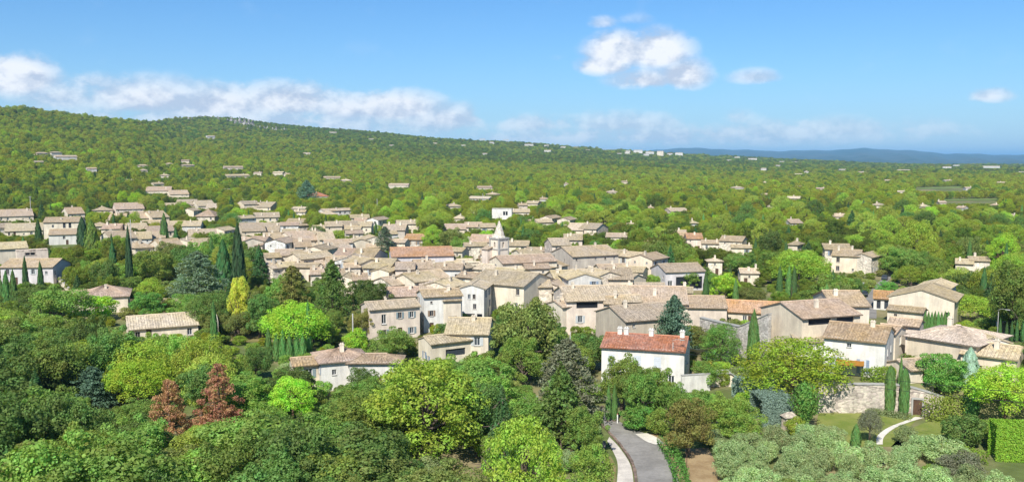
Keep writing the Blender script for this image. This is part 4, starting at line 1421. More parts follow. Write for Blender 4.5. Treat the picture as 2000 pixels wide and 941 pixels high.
# kerb along the inside of the bend: separate stone blocks
kerb = empty('kerb', (rl[0][0], rl[0][1], 0))
struct(kerb)
kb = MB(); kb.box(-.5, .5, -.16, .16, 0, .2)
kbm = kb.mesh('kerb_stone', 'rubble_stone')
acc = 0
prev = rl[0]
for q in rl[1:]:
    seg = q - prev
    ln = float(np.hypot(*seg))
    m = max(1, int(ln / 0.95))
    for i in range(m):
        c = prev + seg * ((i + .5) / m)
        nrm = np.array([-seg[1], seg[0]]) / ln
        c = c + nrm * 0.22
        o = ob('kerb_stone', kbm, kerb, (c[0] - rl[0][0], c[1] - rl[0][1], 0.0), math.atan2(seg[1], seg[0]), (ln / m * .9, random.uniform(.8, 1.2), random.uniform(.8, 1.5)), color=lerpc((.24, .17, .13), random.uniform(.7, 1.3)))
    prev = q


def wall_line(name, pts, h, th, mat, color, label, cat='wall', cap=True, zoff=0.0, top_follow=False, group=None):
    """masonry wall along ground points (x,y)"""
    root = empty(name, (pts[0][0], pts[0][1], 0))
    V, Fc = [], []
    n = len(pts)
    ox, oy = pts[0][0], pts[0][1]
    sect = []
    for i in range(n):
        a, b = np.array(pts[max(0, i - 1)][:2]), np.array(pts[min(n - 1, i + 1)][:2])
        t = (b - a) / np.hypot(*(b - a))
        nr = np.array([-t[1], t[0]]) * th / 2
        hh = h[i] if isinstance(h, (list, tuple)) else h
        z0 = (pts[i][2] if len(pts[i]) > 2 else float(terrain(*pts[i][:2]))) + zoff
        sect.append((np.array(pts[i][:2]) - (ox, oy), nr, z0, hh))
    def strip(e, za, zb):
        b = MB()
        for i in range(n - 1):
            (p, nr, z0, hh), (p2, nr2, z02, hh2) = sect[i], sect[i + 1]
            A = lambda q, m, s_, z: (q[0] + m[0] * s_ * e, q[1] + m[1] * s_ * e, z)
            l0, l1 = za(z0, hh), za(z02, hh2)
            u0, u1 = zb(z0, hh), zb(z02, hh2)
            b.quad(A(p, nr, -1, l0), A(p2, nr2, -1, l1), A(p2, nr2, -1, u1), A(p, nr, -1, u0))
            b.quad(A(p2, nr2, 1, l1), A(p, nr, 1, l0), A(p, nr, 1, u0), A(p2, nr2, 1, u1))
            b.quad(A(p, nr, -1, u0), A(p2, nr2, -1, u1), A(p2, nr2, 1, u1), A(p, nr, 1, u0))
            if i == 0:
                b.quad(A(p, nr, 1, l0), A(p, nr, -1, l0), A(p, nr, -1, u0), A(p, nr, 1, u0))
            if i == n - 2:
                b.quad(A(p2, nr2, -1, l1), A(p2, nr2, 1, l1), A(p2, nr2, 1, u1), A(p2, nr2, -1, u1))
        return b
    ob('masonry', strip(1.0, lambda z, q: z - .6, lambda z, q: z + q).mesh('masonry', mat), root, color=color)
    if cap:
        ob('coping', strip(1.35, lambda z, q: z + q + .003, lambda z, q: z + q + .16).mesh('coping', 'concrete'), root)
    thing(root, label, cat, group)
    return root


def gp(px, py, dz=0.0):
    q = hit(px, py)
    return (q[0], q[1])


def seg_pts(a, b, n, z=None):
    out = [tuple(np.array(a) + (np.array(b) - np.array(a)) * i / n) for i in range(n + 1)]
    return [q + (z,) for q in out] if z is not None else out


# tall terrace wall on the right, with its ramped right-hand length
A, B = gp(1596, 805), gp(1742, 806)
wall_line('terrace_wall', seg_pts(A, B, 6, 0.0), 4.25, .6, 'rubble_stone', (0.50, 0.43, 0.35), 'tall grey-brown stone wall holding the terrace of the white house', 'stone wall')
B2, C2 = gp(1742, 806), gp(1842, 813)
tw2 = wall_line('terrace_wall', seg_pts((B2[0] + .1, B2[1]), C2, 5, 0.0), [4.25, 4.1, 3.9, 3.6, 3.2, 2.8], .6, 'rubble_stone', (0.52, 0.44, 0.36), 'stone terrace wall with small wooden garden door at the end of the path', 'stone wall')
dq = hit(1792, 812)
dv = (np.array(C2) - np.array(B2)); dv = dv / np.hypot(*dv)
ang = math.atan2(dv[1], dv[0])
pt = np.array(B2) + dv * float(np.dot(dq[:2] - np.array(B2), dv))
fr = MB(); fr.box(-.85, -.6, -.12, .1, 0, 2.35); fr.box(.6, .85, -.12, .1, 0, 2.35); fr.box(-.85, .85, -.12, .1, 2.35, 2.6)
org = np.array([B2[0] + .1, B2[1]])
dl = pt - org
nrm_ = np.array([dv[1], -dv[0]])
do = ob('door', UM['door'], tw2, (dl[0] + nrm_[0] * .36, dl[1] + nrm_[1] * .36, 0.02), ang, (1.15, 1, 2.3))
ob('door_frame', fr.mesh('door_frame', 'concrete'), tw2, (dl[0] + nrm_[0] * .36, dl[1] + nrm_[1] * .36, 0.0), ang)
# grey high garden wall behind the cedar, its stepped pier, and other walls
A, B = gp(1368, 690), gp(1502, 690)
wall_line('garden_wall', seg_pts(A, B, 5), 6.9, .7, 'rubble_stone', (0.48, 0.44, 0.39), 'high grey garden wall behind the round green tree and tall cypress', 'stone wall')
protect(1420, 1500, 618, 690, 165)
A, B = gp(1506, 672), gp(1546, 668)
wall_line('garden_wall', seg_pts(A, B, 2), [4.8, 4.0, 2.2], .6, 'plaster', WALLC['tan'], 'sloping tan wall between the tall cypress and blank tan gable', 'wall')
A, B = gp(1330, 766), gp(1386, 762)
wall_line('garden_wall', seg_pts(A, B, 3), 2.7, .35, 'plaster', WALLC['white'], 'white garden wall attached to the red-roofed house', 'wall')
A, B = gp(1388, 752), gp(1442, 752)
wall_line('garden_wall', seg_pts(A, B, 3), [1.6, 2.2, 2.2, 1.2], 1.8, 'plaster', WALLC['pale'], 'rounded pale wall between white garden wall and blue hedge', 'wall')
A, B = gp(846, 628), gp(897, 626)
wall_line('garden_wall', seg_pts(A, B, 3), 2.6, .4, 'plaster', WALLC['grey'], 'grey garden wall below the tall white house', 'wall')
A, B = gp(1946, 652), gp(2035, 654)
wall_line('garden_wall', seg_pts(A, B, 3), 2.3, .3, 'plaster', WALLC['white'], 'long white wall behind the row of thin cypresses', 'wall')
A, B = gp(420, 645), gp(424, 668)
wall_line('garden_wall', seg_pts(A, B, 2), 4.2, .7, 'rubble_stone', WALLC['stone'], 'tall thin stone wall end beside the dry field', 'stone wall', cap=False)
A, B = gp(1688, 598), gp(1704, 563)
wall_line('street_wall', seg_pts((A[0] - 2.4, A[1]), (B[0] - 2.6, B[1]), 4), 1.6, .35, 'plaster', WALLC['pale'], 'low pale wall along the village street', 'wall')
A, B = gp(112, 548), gp(150, 592)
wall_line('garden_wall', seg_pts(A, B, 4), 1.8, .4, 'plaster', WALLC['cream'], 'cream boundary wall running down from the bluish house', 'wall')
protect(112, 140, 548, 580, 240)
A, B = gp(1172, 941), gp(1180, 872)
wall_line('retaining_wall', seg_pts(A, B, 4), .8, .4, 'rubble_stone', (.16, .14, .12), 'dark low stone wall along the verge beside the road', 'stone wall', cap=False)
# ------------------------------------------------------------------ trees: normalised prototypes (height 1, crown width 1)
def leaves_mesh(name, C, Nn, size, mat='foliage', aspect=1.0):
    n = len(C)
    Nn = Nn / (np.linalg.norm(Nn, axis=1, keepdims=True) + 1e-9)
    r = rng.normal(size=(n, 3))
    u = np.cross(Nn, r)
    u /= np.linalg.norm(u, axis=1, keepdims=True) + 1e-9
    w = np.cross(Nn, u)
    sz = (size * rng.uniform(0.6, 1.35, n))[:, None]
    j = lambda: 1 + rng.uniform(-.35, .35, (n, 1))
    V = np.stack([C - u * sz * j() * .5, C + w * sz * aspect * j() * .38, C + u * sz * j() * .5, C - w * sz * aspect * j() * .38], 1).reshape(-1, 3)
    me = bpy.data.meshes.new(name)
    me.vertices.add(n * 4)
    me.vertices.foreach_set('co', V.astype(np.float32).ravel())
    me.loops.add(n * 4)
    me.loops.foreach_set('vertex_index', np.arange(n * 4, dtype=np.int32))
    me.polygons.add(n)
    me.polygons.foreach_set('loop_start', np.arange(0, n * 4, 4, dtype=np.int32))
    me.polygons.foreach_set('loop_total', np.full(n, 4, np.int32))
    me.materials.append(MATS[mat])
    me.update(calc_edges=True)
    return me


def sph(n):
    v = rng.normal(size=(n, 3))
    return v / np.linalg.norm(v, axis=1, keepdims=True)


def crown_blobs(blobs, n, size, up=0.25, inner=0.22, jit=0.55, flat=1.0):
    """blobs: (x,y,z,rx,rz). leaves on the shells of many lobes, plus some inside"""
    blobs = np.array(blobs, float)
    area = blobs[:, 3] ** 1.6
    pk = rng.choice(len(blobs), n, p=area / area.sum())
    d = sph(n)
    d[:, 2] = np.where(rng.random(n) < 0.3, np.abs(d[:, 2]), d[:, 2])
    rad = np.where(rng.random(n) < inner, rng.uniform(.3, .85, n), rng.uniform(.84, 1.08, n))
    B = blobs[pk]
    C = B[:, :3] + d * rad[:, None] * np.stack([B[:, 3], B[:, 3], B[:, 4]], 1)
    # push leaves out of neighbouring lobes: drop those deep inside another lobe
    keep = np.ones(n, bool)
    for b in blobs:
        q = ((C[:, 0] - b[0]) / b[3]) ** 2 + ((C[:, 1] - b[1]) / b[3]) ** 2 + ((C[:, 2] - b[2]) / b[4]) ** 2
        keep &= (q > 0.30) | (rng.random(n) < 0.25)
    C, d = C[keep], d[keep]
    Nn = d + np.array([0, 0, up]) + rng.normal(size=C.shape) * jit
    return C, Nn, size


def trunk_mesh(name, h0, r0, limbs, lean=0.0, top=0.75):
    b = MB()
    pts = [(0, 0, -0.06), (lean * .2, 0, h0 * .5), (lean * .6, lean * .3, h0), (lean, lean * .4, top)]
    b.tube(pts, [r0 * 1.3, r0, r0 * .8, r0 * .2], 7, False)
    for (z0, tip, r) in limbs:
        t = z0 / top
        s_ = Vector((lean * t, lean * .4 * t, z0))
        e = Vector(tip)
        m = s_.lerp(e, .5) + Vector((0, 0, -.02))
        b.tube([s_, m, e], [r, r * .7, r * .15], 5, False)
    return b.mesh(name, 'bark', True)


def mk_oak(seed, n, size, squat=1.0):
    rd = random.Random(seed)
    bl = [(0, 0, .60, .27, .24)]
    tips = []
    for i in range(15):
        a = 2 * math.pi * i / 15 * 2.618 + rd.uniform(-.4, .4)
        ring = rd.uniform(.17, .33)
        z = rd.uniform(.36, .82)
        ring *= 1.0 - max(0, (z - .55)) * 1.3
        r = rd.uniform(.12, .20)
        bl.append((ring * math.cos(a), ring * math.sin(a), z, r, r * rd.uniform(.75, .95)))
        tips.append((rd.uniform(.2, .4), (ring * math.cos(a), ring * math.sin(a), z), .016))
    for i in range(26):
        a = rd.uniform(0, 6.28)
        z = rd.uniform(.24, .96)
        rr = rd.uniform(.30, .47) * math.sqrt(max(.05, 1 - ((z - .52) / .5) ** 2))
        r = rd.uniform(.045, .095)
        bl.append((rr * math.cos(a), rr * math.sin(a), z, r, r * rd.uniform(.7, 1.0)))
    ox, oy = rd.uniform(-.07, .07), rd.uniform(-.07, .07)
    bl = [(b[0] * rd.uniform(.85, 1.15) + ox * b[2], b[1] * rd.uniform(.85, 1.15) + oy * b[2], b[2], b[3], b[4]) for b in bl]
    C, Nn, s_ = crown_blobs(bl, n, size)
    return leaves_mesh('crown', C, Nn, s_), trunk_mesh('trunk', .3, .032, tips[:8])


def mk_pine(seed, n, size, umbrella=0.5):
    rd = random.Random(seed)
    bl, tips = [], []
    for i in range(34):
        a = i * 2.39996
        q = (i + .5) / 34
        rr = math.sqrt(q) * .41
        top = .90 - (rr / .41) ** 2.4 * (.40 - .08 * umbrella)
        r = rd.uniform(.085, .14)
        x_, y_ = rr * math.cos(a) + rd.uniform(-.04, .04), rr * math.sin(a) + rd.uniform(-.04, .04)
        z = top + rd.uniform(-.05, .04)
        bl.append((x_, y_, z, r, r * .62))
        if i % 3 == 0:
            tips.append((rd.uniform(.3, .5), (x_, y_, z - .04), .014))
    if umbrella >= .6:
        for i in range(30):
            a = i * 2.39996 + .3
            z = rd.uniform(.34, .62)
            rr = rd.uniform(.28, .41)
            r = rd.uniform(.09, .14)
            bl.append((rr * math.cos(a), rr * math.sin(a), z, r, r * .75))
        bl.append((0, 0, .62, .30, .16))
    if umbrella < .6:
        for i in range(34):
            a = i * 2.39996 + .7
            z = rd.uniform(.16, .58)
            rr = rd.uniform(.24, .42) * (.8 + .35 * z)
            r = rd.uniform(.075, .12)
            bl.append((rr * math.cos(a), rr * math.sin(a), z, r, r * .65))
    C, Nn, s_ = crown_blobs(bl, n, size, up=.5, inner=.15, jit=.5)
    return leaves_mesh('crown', C, Nn, s_, aspect=.8), trunk_mesh('trunk', .4, .026, tips, rd.uniform(-.04, .04), .8)


def mk_cypress(seed, n, size, pointed=1.0):
    rd = random.Random(seed)
    t = rng.random(n) ** .9
    a = rng.uniform(0, 2 * math.pi, n)
    prof = np.minimum(1, (t + .04) * 6) ** .6 * np.clip(1 - t ** (2.2 if pointed else 6), 0, 1) ** (.75 if pointed else .5)
    lob = 1 + .13 * np.sin(a * 5 + t * 9 + seed) + .09 * np.sin(a * 9 - t * 23)
    rad = .5 * prof * lob * np.where(rng.random(n) < .25, rng.uniform(.5, .9, n), rng.uniform(.88, 1.04, n))
    C = np.stack([rad * np.cos(a), rad * np.sin(a), .03 + t * .97], 1)
    Nn = np.stack([np.cos(a), np.sin(a), np.full(n, .25)], 1) + rng.normal(size=(n, 3)) * .4
    return leaves_mesh('crown', C, Nn, size, aspect=.9), trunk_mesh('trunk', .3, .05, [], 0, .7)


def mk_tiered(seed, n, size, droop=0.02, conic=0.8, tiers=11, gap=.5):
    """cedar or fir: flat sprays of foliage in layers"""
    rd = random.Random(seed)
    C, Nn, tips = [], [], []
    nb = tiers * 7
    per = n // nb
    for i in range(nb):
        t = (i + .5) / nb
        z = .16 + .8 * t
        ln = .5 * (1 - t) ** conic * rd.uniform(.72, 1.08) + .03
        a = i * 2.39996 + rd.uniform(-.3, .3)
        k = per
        q = rng.random(k) ** .6
        wd = ln * .42 * (1 - .55 * q)
        x_ = q * ln
        y_ = rng.uniform(-1, 1, k) * wd
        zz = z - droop * q + rng.uniform(-.016, .016, k) * (1 + conic)
        C.append(np.stack([x_ * math.cos(a) - y_ * math.sin(a), x_ * math.sin(a) + y_ * math.cos(a), zz], 1))
        Nn.append(np.tile([[.2 * math.cos(a), .2 * math.sin(a), 1.0]], (k, 1)) + rng.normal(size=(k, 3)) * .5)
        if i % 3 == 0:
            tips.append((z, (ln * .8 * math.cos(a), ln * .8 * math.sin(a), z - droop), .01))
    C, Nn = np.vstack(C), np.vstack(Nn)
    return leaves_mesh('crown', C, Nn, size, aspect=.8), trunk_mesh('trunk', .4, .028, tips, 0, .95)


def mk_bush(seed, n, size, low=.02):
    rd = random.Random(seed)
    bl = [(0, 0, .5, .36, .38)]
    for i in range(22):
        d_ = sph(1)[0]
        z = .52 + d_[2] * .34
        bl.append((d_[0] * .34, d_[1] * .34, max(.16, z), rd.uniform(.10, .17), rd.uniform(.10, .16)))
    C, Nn, s_ = crown_blobs(bl, n, size, up=.3)
    C[:, 2] = np.clip(C[:, 2], low, 2)
    return leaves_mesh('crown', C, Nn, s_), trunk_mesh('trunk', .2, .03, [(.12, (.15, .1, .4), .015), (.12, (-.14, .08, .42), .015)], 0, .5)


def mk_feather(seed, n, size):
    """upright feathery fronds fanning out of the ground (bamboo-like clump)"""
    rd = random.Random(seed)
    C, Nn = [], []
    nb = 70
    per = n // nb
    for i in range(nb):
        a = i * 2.39996
        sp = .48 * math.sqrt((i + .5) / nb)
        t = rng.random(per)
        rr = sp * (t ** 1.4)
        hh = (1 - .45 * (sp / .48) ** 2) * t
        C.append(np.stack([rr * math.cos(a) + rng.normal(size=per) * .02, rr * math.sin(a) + rng.normal(size=per) * .02, hh], 1))
        Nn.append(np.tile([[math.cos(a), math.sin(a), .5]], (per, 1)) + rng.normal(size=(per, 3)) * .5)
    return leaves_mesh('crown', np.vstack(C), np.vstack(Nn), size, aspect=.6), trunk_mesh('trunk', .2, .03, [], 0, .5)


def mk_dead(seed, n, size):
    rd = random.Random(seed)
    bl = []
    for i in range(46):
        t = (i + .5) / 46
        a = i * 2.39996 + rd.uniform(-.5, .5)
        rr = (.40 * (1 - t) ** .75 + .03) * rd.uniform(.45, 1.05)
        r = rd.uniform(.055, .115) * (1.15 - .5 * t)
        bl.append((rr * math.cos(a), rr * math.sin(a), .10 + .86 * t, r, r * .62))
    C, Nn, s_ = crown_blobs(bl, n, size, up=.3, inner=.25, jit=.9)
    return leaves_mesh('crown', C, Nn, s_, aspect=.7), trunk_mesh('trunk', .4, .025, [(b[2] - .04, b[:3], .008) for b in bl[::3]], .03, .97)


PROTO = {
    'dead': [mk_dead(71, 6500, .032), mk_dead(72, 6500, .032)],
    'oak': [mk_oak(s, 15000, .027) for s in (1, 2, 3, 4, 5, 6)],
    'pine': [mk_pine(s, 14000, .025, u) for s, u in ((11, .3), (12, .9), (13, .5))],
    'umbrella': [mk_pine(s, 15000, .024, 1.0) for s in (14, 15)],
    'cypress': [mk_cypress(s, 3800, .10) for s in (21, 22)],
    'column': [mk_cypress(s, 3800, .11, 0) for s in (23,)],
    'cedar': [mk_tiered(31, 9500, .032, .03, .55, 12), mk_tiered(32, 9500, .032, .02, .75, 12)],
    'fir': [mk_tiered(33, 6000, .05, .07, .9, 12), mk_tiered(34, 6000, .05, .09, .7, 12)],
    'olive': [mk_bush(41, 7000, .036), mk_bush(42, 7000, .036)],
    'bush': [mk_bush(43, 6500, .042), mk_bush(44, 6500, .042)],
    'feather': [mk_feather(51, 5600, .06)],
}
GREEN = dict(
    oak=(.094, .146, .028), oakd=(.064, .104, .024), oakl=(.116, .174, .030), oakb=(.105, .125, .032), pine=(.150, .205, .024), piney=(.165, .200, .032), lime=(.170, .262, .022), pined=(.075, .135, .030),
    cyp=(.046, .096, .030), cypl=(.072, .145, .040), cypd=(.034, .068, .028), cedar=(.070, .120, .080), cedarg=(.085, .120, .075), olive=(.165, .212, .095), rust=(.205, .112, .060), yellow=(.260, .250, .035), blue=(.190, .262, .222),
    brown=(.120, .120, .030), fern=(.082, .172, .032), grey=(.125, .135, .085))
GREEN = {a: tuple(c * 1.45 for c in b) for a, b in GREEN.items()}
NAMES = dict(dead='dead_conifer', oak='oak_tree', pine='pine_tree', umbrella='umbrella_pine', cypress='cypress_tree', column='clipped_cypress', cedar='cedar_tree', fir='fir_tree', olive='olive_tree', bush='shrub', feather='bamboo_clump')
CATS = dict(dead='dead tree', oak='oak tree', pine='pine tree', umbrella='pine tree', cypress='cypress', column='cypress', cedar='cedar tree', fir='fir tree', olive='olive tree', bush='shrub', feather='bamboo')
TONE = dict(oak='green', oakd='dark green', oakl='bright green', oakb='brownish green', pine='yellow-green', piney='yellowish', lime='lime-green', pined='deep green', cyp='dark', cypl='light green', cypd='blackish', cedar='blue-green', cedarg='grey-green',
            olive='silver-green', rust='rust-brown', yellow='yellow', blue='blue-grey', brown='olive-brown', fern='vivid green', grey='grey-green')
TREEPOS = []


def put_tree(kind, x, y, h, w, tone, label=None, group=None, zb=None, name=None, cat=None, jitter=.12, desc=None, variant=None):
    rd = random.Random(int(x * 91 + y * 57))
    cm, tm = PROTO[kind][variant if variant is not None else rd.randrange(len(PROTO[kind]))]
    z = float(terrain(x, y)) if zb is None else zb
    root = empty(name or NAMES[kind], (x, y, z), rd.uniform(0, 6.28))
    col = lerpc(GREEN[tone], 1.46 * rd.uniform(1 - jitter, 1 + jitter))
    c = ob('crown', cm, root, scale=(w * rd.uniform(.88, 1.14), w * rd.uniform(.88, 1.14), h) if kind not in ('cypress', 'column') else (w, w, h), color=col)
    t = ob('trunk', tm, root, scale=(h, h, h), color=(1, 1, 1) if tone != 'lime' else (1.1, .9, .8))
    px, py, _ = project((x, y, z + h * .7))
    thing(root, label, cat or CATS[kind], group, desc or f"{TONE[tone]} {(cat or CATS[kind])}", (px, py))
    TREEPOS.append((x, y, w))
    return root


def tree_px(kind, px, ytop, ybase, wpx, tone, label=None, group=None, **kw):
    """tree standing at the ground pixel (px, ybase), reaching up to ytop"""
    p = hit(px, ybase)
    d = math.hypot(p[0], p[1])
    lo, hi = .5, 40.0
    for _ in range(40):
        m = (lo + hi) / 2
        if project((p[0], p[1], p[2] + m))[1] > ytop:
            lo = m
        else:
            hi = m
    w = wpx * d / F * (.84 if kind == 'cypress' and wpx > 11 else 1.0)
    protect(px - wpx * .38, px + wpx * .38, ytop, ytop + (ybase - ytop) * .68, d)
    NOPLANT.append((p[0], p[1], w * .34, w * .34, w * .34, 0))
    return put_tree(kind, p[0], p[1], lo, w, tone, label, group, **kw)


T = tree_px
T('umbrella', 578, 584, 694, 128, 'lime', 'round lime-green umbrella pine behind a row of light cypresses', variant=0)
T('umbrella', 1545, 655, 796, 186, 'lime', 'wide lime-green umbrella pine in front of the white terrace house', variant=1)
T('umbrella', 1962, 706, 826, 150, 'lime', 'bright lime pine at the edge above the clipped hedge', variant=0)
T('pine', 1408, 630, 722, 82, 'fern', 'round bright green tree in front of the grey garden wall', variant=0)
T('pine', 835, 694, 905, 250, 'pine', 'very large yellow-green pine in the middle of the wood', variant=2)
T('umbrella', 272, 696, 800, 128, 'lime', 'lime-green pine beside the rust-brown dead trees', variant=0)
T('pine', 572, 733, 830, 92, 'lime', 'lime-yellow pine below the pale tiled wing', variant=0)
T('oak', 1032, 578, 742, 146, 'oakb', 'big dark oak standing in front of the village centre', variant=1)
T('oak', 1020, 652, 760, 90, 'oakl', 'brighter green oak in front of the big dark oak', variant=2)
T('oak', 716, 544, 622, 92, 'oakd', 'round dark green tree beside the pinkish farmhouse', variant=0)
T('cedar', 650, 503, 640, 104, 'pined', 'tall dark conifer beside the small cream gable', variant=1)
T('cedar', 572, 515, 628, 110, 'brown', 'tall olive-brown conifer behind the lime umbrella pine', variant=0)
T('oak', 545, 540, 626, 80, 'oak', 'green tree beside the yellowing poplar')
T('oak', 466, 536, 650, 58, 'yellow', 'yellowing tree standing over the dry field', variant=3)
T('oak', 460, 608, 662, 74, 'oakb', 'olive-brown bush beside the dry field')
T('oak', 508, 570, 660, 70, 'oakd', 'dark tree between yellowing tree and lime umbrella pine')
T('cedar', 388, 487, 598, 124, 'cedarg', 'spreading grey-green cedar left of the tall dark cypress', variant=0)
T('cedar', 1316, 572, 694, 112, 'cedar', 'large blue-green cedar behind the red-roofed white house', variant=1)
T('cedar', 752, 440, 505, 62, 'cedarg', 'grey-green cedar rising in the middle of the roofs', variant=0)
T('cedar', 600, 350, 398, 52, 'cedar', 'dark bluish cedar in the woods behind the village', variant=1)
T('dead', 432, 706, 850, 116, 'rust', 'taller rust-brown dead conifer in the oak wood', variant=1)
T('dead', 333, 738, 860, 112, 'rust', 'shorter rust-brown dead conifer in the oak wood', variant=0)
T('cedar', 178, 712, 800, 110, 'cedar', 'grey-blue cedar left of the lime pine in the wood', variant=0)
T('cedar', 1108, 655, 830, 176, 'grey', 'broad grey-green cedar at the bend of the road', variant=0)
T('fir', 1095, 700, 880, 130, 'pined', 'loose feathery conifer in front of the broad grey-green cedar', variant=1)
T('cypress', 467, 440, 578, 30, 'cypd', 'tallest blackish cypress standing before the village roofs')
T('cypress', 438, 470, 575, 36, 'cyp', 'dark cypress just left of the tallest blackish cypress')
T('fir', 508, 474, 560, 44, 'cyp', 'dark fir to the right of the tallest blackish cypress')
T('cypress', 254, 444, 572, 15, 'cypd', 'slender tall cypress in front of the cream house with twin windows')
T('cypress', 322, 418, 486, 18, 'cypl', 'light green pointed cypress beside the long white house')
T('cypress', 344, 444, 480, 9, 'cyp', 'tiny thin cypress before the long white house')
T('cypress', 221, 472, 530, 15, 'cyp', 'dark cypress at the corner of the cream house')
T('cypress', 76, 430, 478, 14, 'cyp', 'short dark cypress left of the tall cream house')
T('cypress', 162, 425, 490, 22, 'cypd', 'blackish cypress right of the tall cream house')
T('cypress', 180, 430, 500, 30, 'oak', 'broad green column tree right of the blackish cypress')
T('cypress', 51, 502, 575, 12, 'cyp', 'slim cypress before the left corner of the bluish house')
T('cypress', 81, 512, 582, 13, 'cyp', 'slim cypress before the middle of the bluish house')
for i, (x_, y_) in enumerate(((14, 530), (28, 528), (4, 548))):
    T('cypress', x_, y_, 600, 15, 'cypl', None)
for i, (x_, y0, y1) in enumerate(((525, 642, 706), (541, 650, 706), (553, 646, 708), (566, 652, 708), (580, 646, 706), (592, 654, 706))):
    T('cypress', x_, y0, y1, 17, 'cypl', None, 'row of light cypresses before the lime pine')
T('cypress', 603, 590, 700, 15, 'cypl', 'tall thin cypress in front of the lime umbrella pine')
T('cypress', 1021, 502, 538, 11, 'cyp', 'small dark cypress beside the church nave')
T('cypress', 1471, 608, 708, 28, 'cypl', 'tall pointed cypress in front of the high grey garden wall')
T('cypress', 1400, 590, 625, 9, 'cyp', 'tiny cypress behind the low pinkish wall')
T('cypress', 1490, 598, 628, 9, 'cypd', 'small dark cypress left of the blank tan gable')
T('cypress', 1450, 598, 622, 9, 'cyp', 'small dark cypress before the orange-red roof')
T('column', 1737, 717, 808, 17, 'cypl', 'left one of two tall clipped cypresses before the terrace wall')
T('column', 1765, 722, 811, 16, 'cypl', 'right one of two tall clipped cypresses before the terrace wall')
T('cypress', 1757, 698, 792, 12, 'cypl', 'pointed cypress rising between the two clipped cypresses')
T('cypress', 1803, 660, 716, 22, 'cypl', 'twin-tipped cypress above the round dark shrub')
T('column', 1896, 742, 815, 24, 'cypl', 'green clipped column left of the bright lime pine')
T('cypress', 1893, 680, 752, 38, 'blue', 'blue-grey cone tree below the broad pale roof')
T('oak', 1836, 688, 778, 104, 'fern', 'round dense green tree on the terrace beside the blue-grey cone', variant=0)
T('bush', 1882, 806, 872, 82, 'oakd', 'dark spreading bush in front of the clipped green column')
T('feather', 1572, 742, 838, 70, 'fern', 'feathery vivid green bamboo clump beside the blue hedge')
T('cypress', 1671, 829, 872, 22, 'cypl', 'small green cone bush on the lawn')
T('oak', 1344, 772, 890, 104, 'brown', 'round olive-brown oak beside the bend of the road', variant=3)
T('oak', 1260, 722, 830, 90, 'oak', 'green tree in front of the red-roofed white house')
T('oak', 1215, 690, 800, 84, 'oakl', 'bright leafy tree at the corner of the red-roofed house')
T('oak', 1305, 745, 830, 70, 'oak', 'green tree below the white garden wall')
T('oak', 1415, 765, 850, 110, 'oakl', 'wide bright green tree left of the blue hedge')
T('oak', 1365, 760, 840, 80, 'oak', 'green tree between white garden wall and olive-brown oak')
T('oak', 1440, 790, 860, 100, 'oakl', 'low bright tree in front of the blue hedge')
T('oak', 1285, 712, 812, 84, 'oakl', 'leafy tree hiding the lower right of the red-roofed house')
T('oak', 1235, 716, 815, 80, 'oak', 'leafy tree hiding the lower middle of the red-roofed house')
T('oak', 1138, 790, 895, 100, 'oak', 'leafy oak at the inner side of the road bend')
T('oak', 1150, 862, 985, 96, 'oakl', 'leafy oak overhanging the verge beside the road')
T('bush', 1245, 790, 838, 90, 'fern', 'vivid green shrub bank along the road bend')
T('bush', 1290, 795, 850, 70, 'oakl', 'bright shrub bank right of the road bend')
for x_ in (1188, 1200):
    T('cypress', x_, 752, 822, 14, 'cypl', None)
T('umbrella', 1698, 796, 866, 46, 'grey', 'pruned olive with pale trunk on the lawn', variant=0, name='olive_tree', cat='olive tree')
for i in range(8):
    T('cypress', 1806 + i * 6.4, 608 + (i % 3), 648, 7.5, 'cypl', None, 'row of thin cypresses beside the wide gabled house')
for i, x_ in enumerate((1952, 1965, 1975, 1985, 1998)):
    T('cypress', x_, 622 + (i * 7) % 9, 668, 6 if i < 4 else 9, 'cyp', None, 'row of thin cypresses before the long white wall')
for i, (x_, y_) in enumerate(((1378, 530), (1436, 545), (1522, 520), (1540, 520), (1550, 522))):
    T('cypress', x_, y_, y_ + 62, 14, 'cypl' if i % 2 else 'cyp', None)
T('umbrella', 1560, 488, 560, 110, 'pine', 'large spreading pine behind the blank tan gable', variant=1)
T('umbrella', 1775, 516, 566, 60, 'pine', 'yellow-green pine above the white gabled house', variant=0)
T('oak', 1730, 548, 578, 44, 'fern', 'vivid green tree beside the top of the village street')
T('umbrella', 1895, 575, 628, 110, 'pine', 'wide flat pine behind the long white wall', variant=1)
T('oak', 1345, 528, 566, 50, 'oakl', 'bright tree in front of the modern glazed hall')
T('bush', 1285, 535, 562, 70, 'oakl', 'wide bright hedge-like shrub in front of the modern hall')
T('oak', 1415, 532, 592, 60, 'lime', 'lime tree beside the modern hall')
T('oak', 120, 555, 640, 110, 'oak', 'rounded green tree below the cream boundary wall')
T('oak', 284, 568, 622, 80, 'fern', 'dense green tree beside the pinkish-roofed villa')
T('bush', 192, 576, 625, 70, 'lime', 'lime shrub in front of the pinkish-roofed villa')
T('oak', 300, 488, 560, 90, 'oakl', 'bright green tree left of the spreading cedar')
T('oak', 880, 445, 500, 62, 'oakb', 'brownish round tree left of the spire')
T('oak', 905, 462, 510, 50, 'oakl', 'bright tree just left of the church tower')
T('bush', 695, 640, 690, 56, 'lime', 'lime-yellow shrub beside the white pole')
T('oak', 765, 640, 705, 96, 'oak', 'round green tree below the pinkish farmhouse')
T('oak', 700, 605, 665, 60, 'brown', 'olive tree against the left end of the pinkish farmhouse')
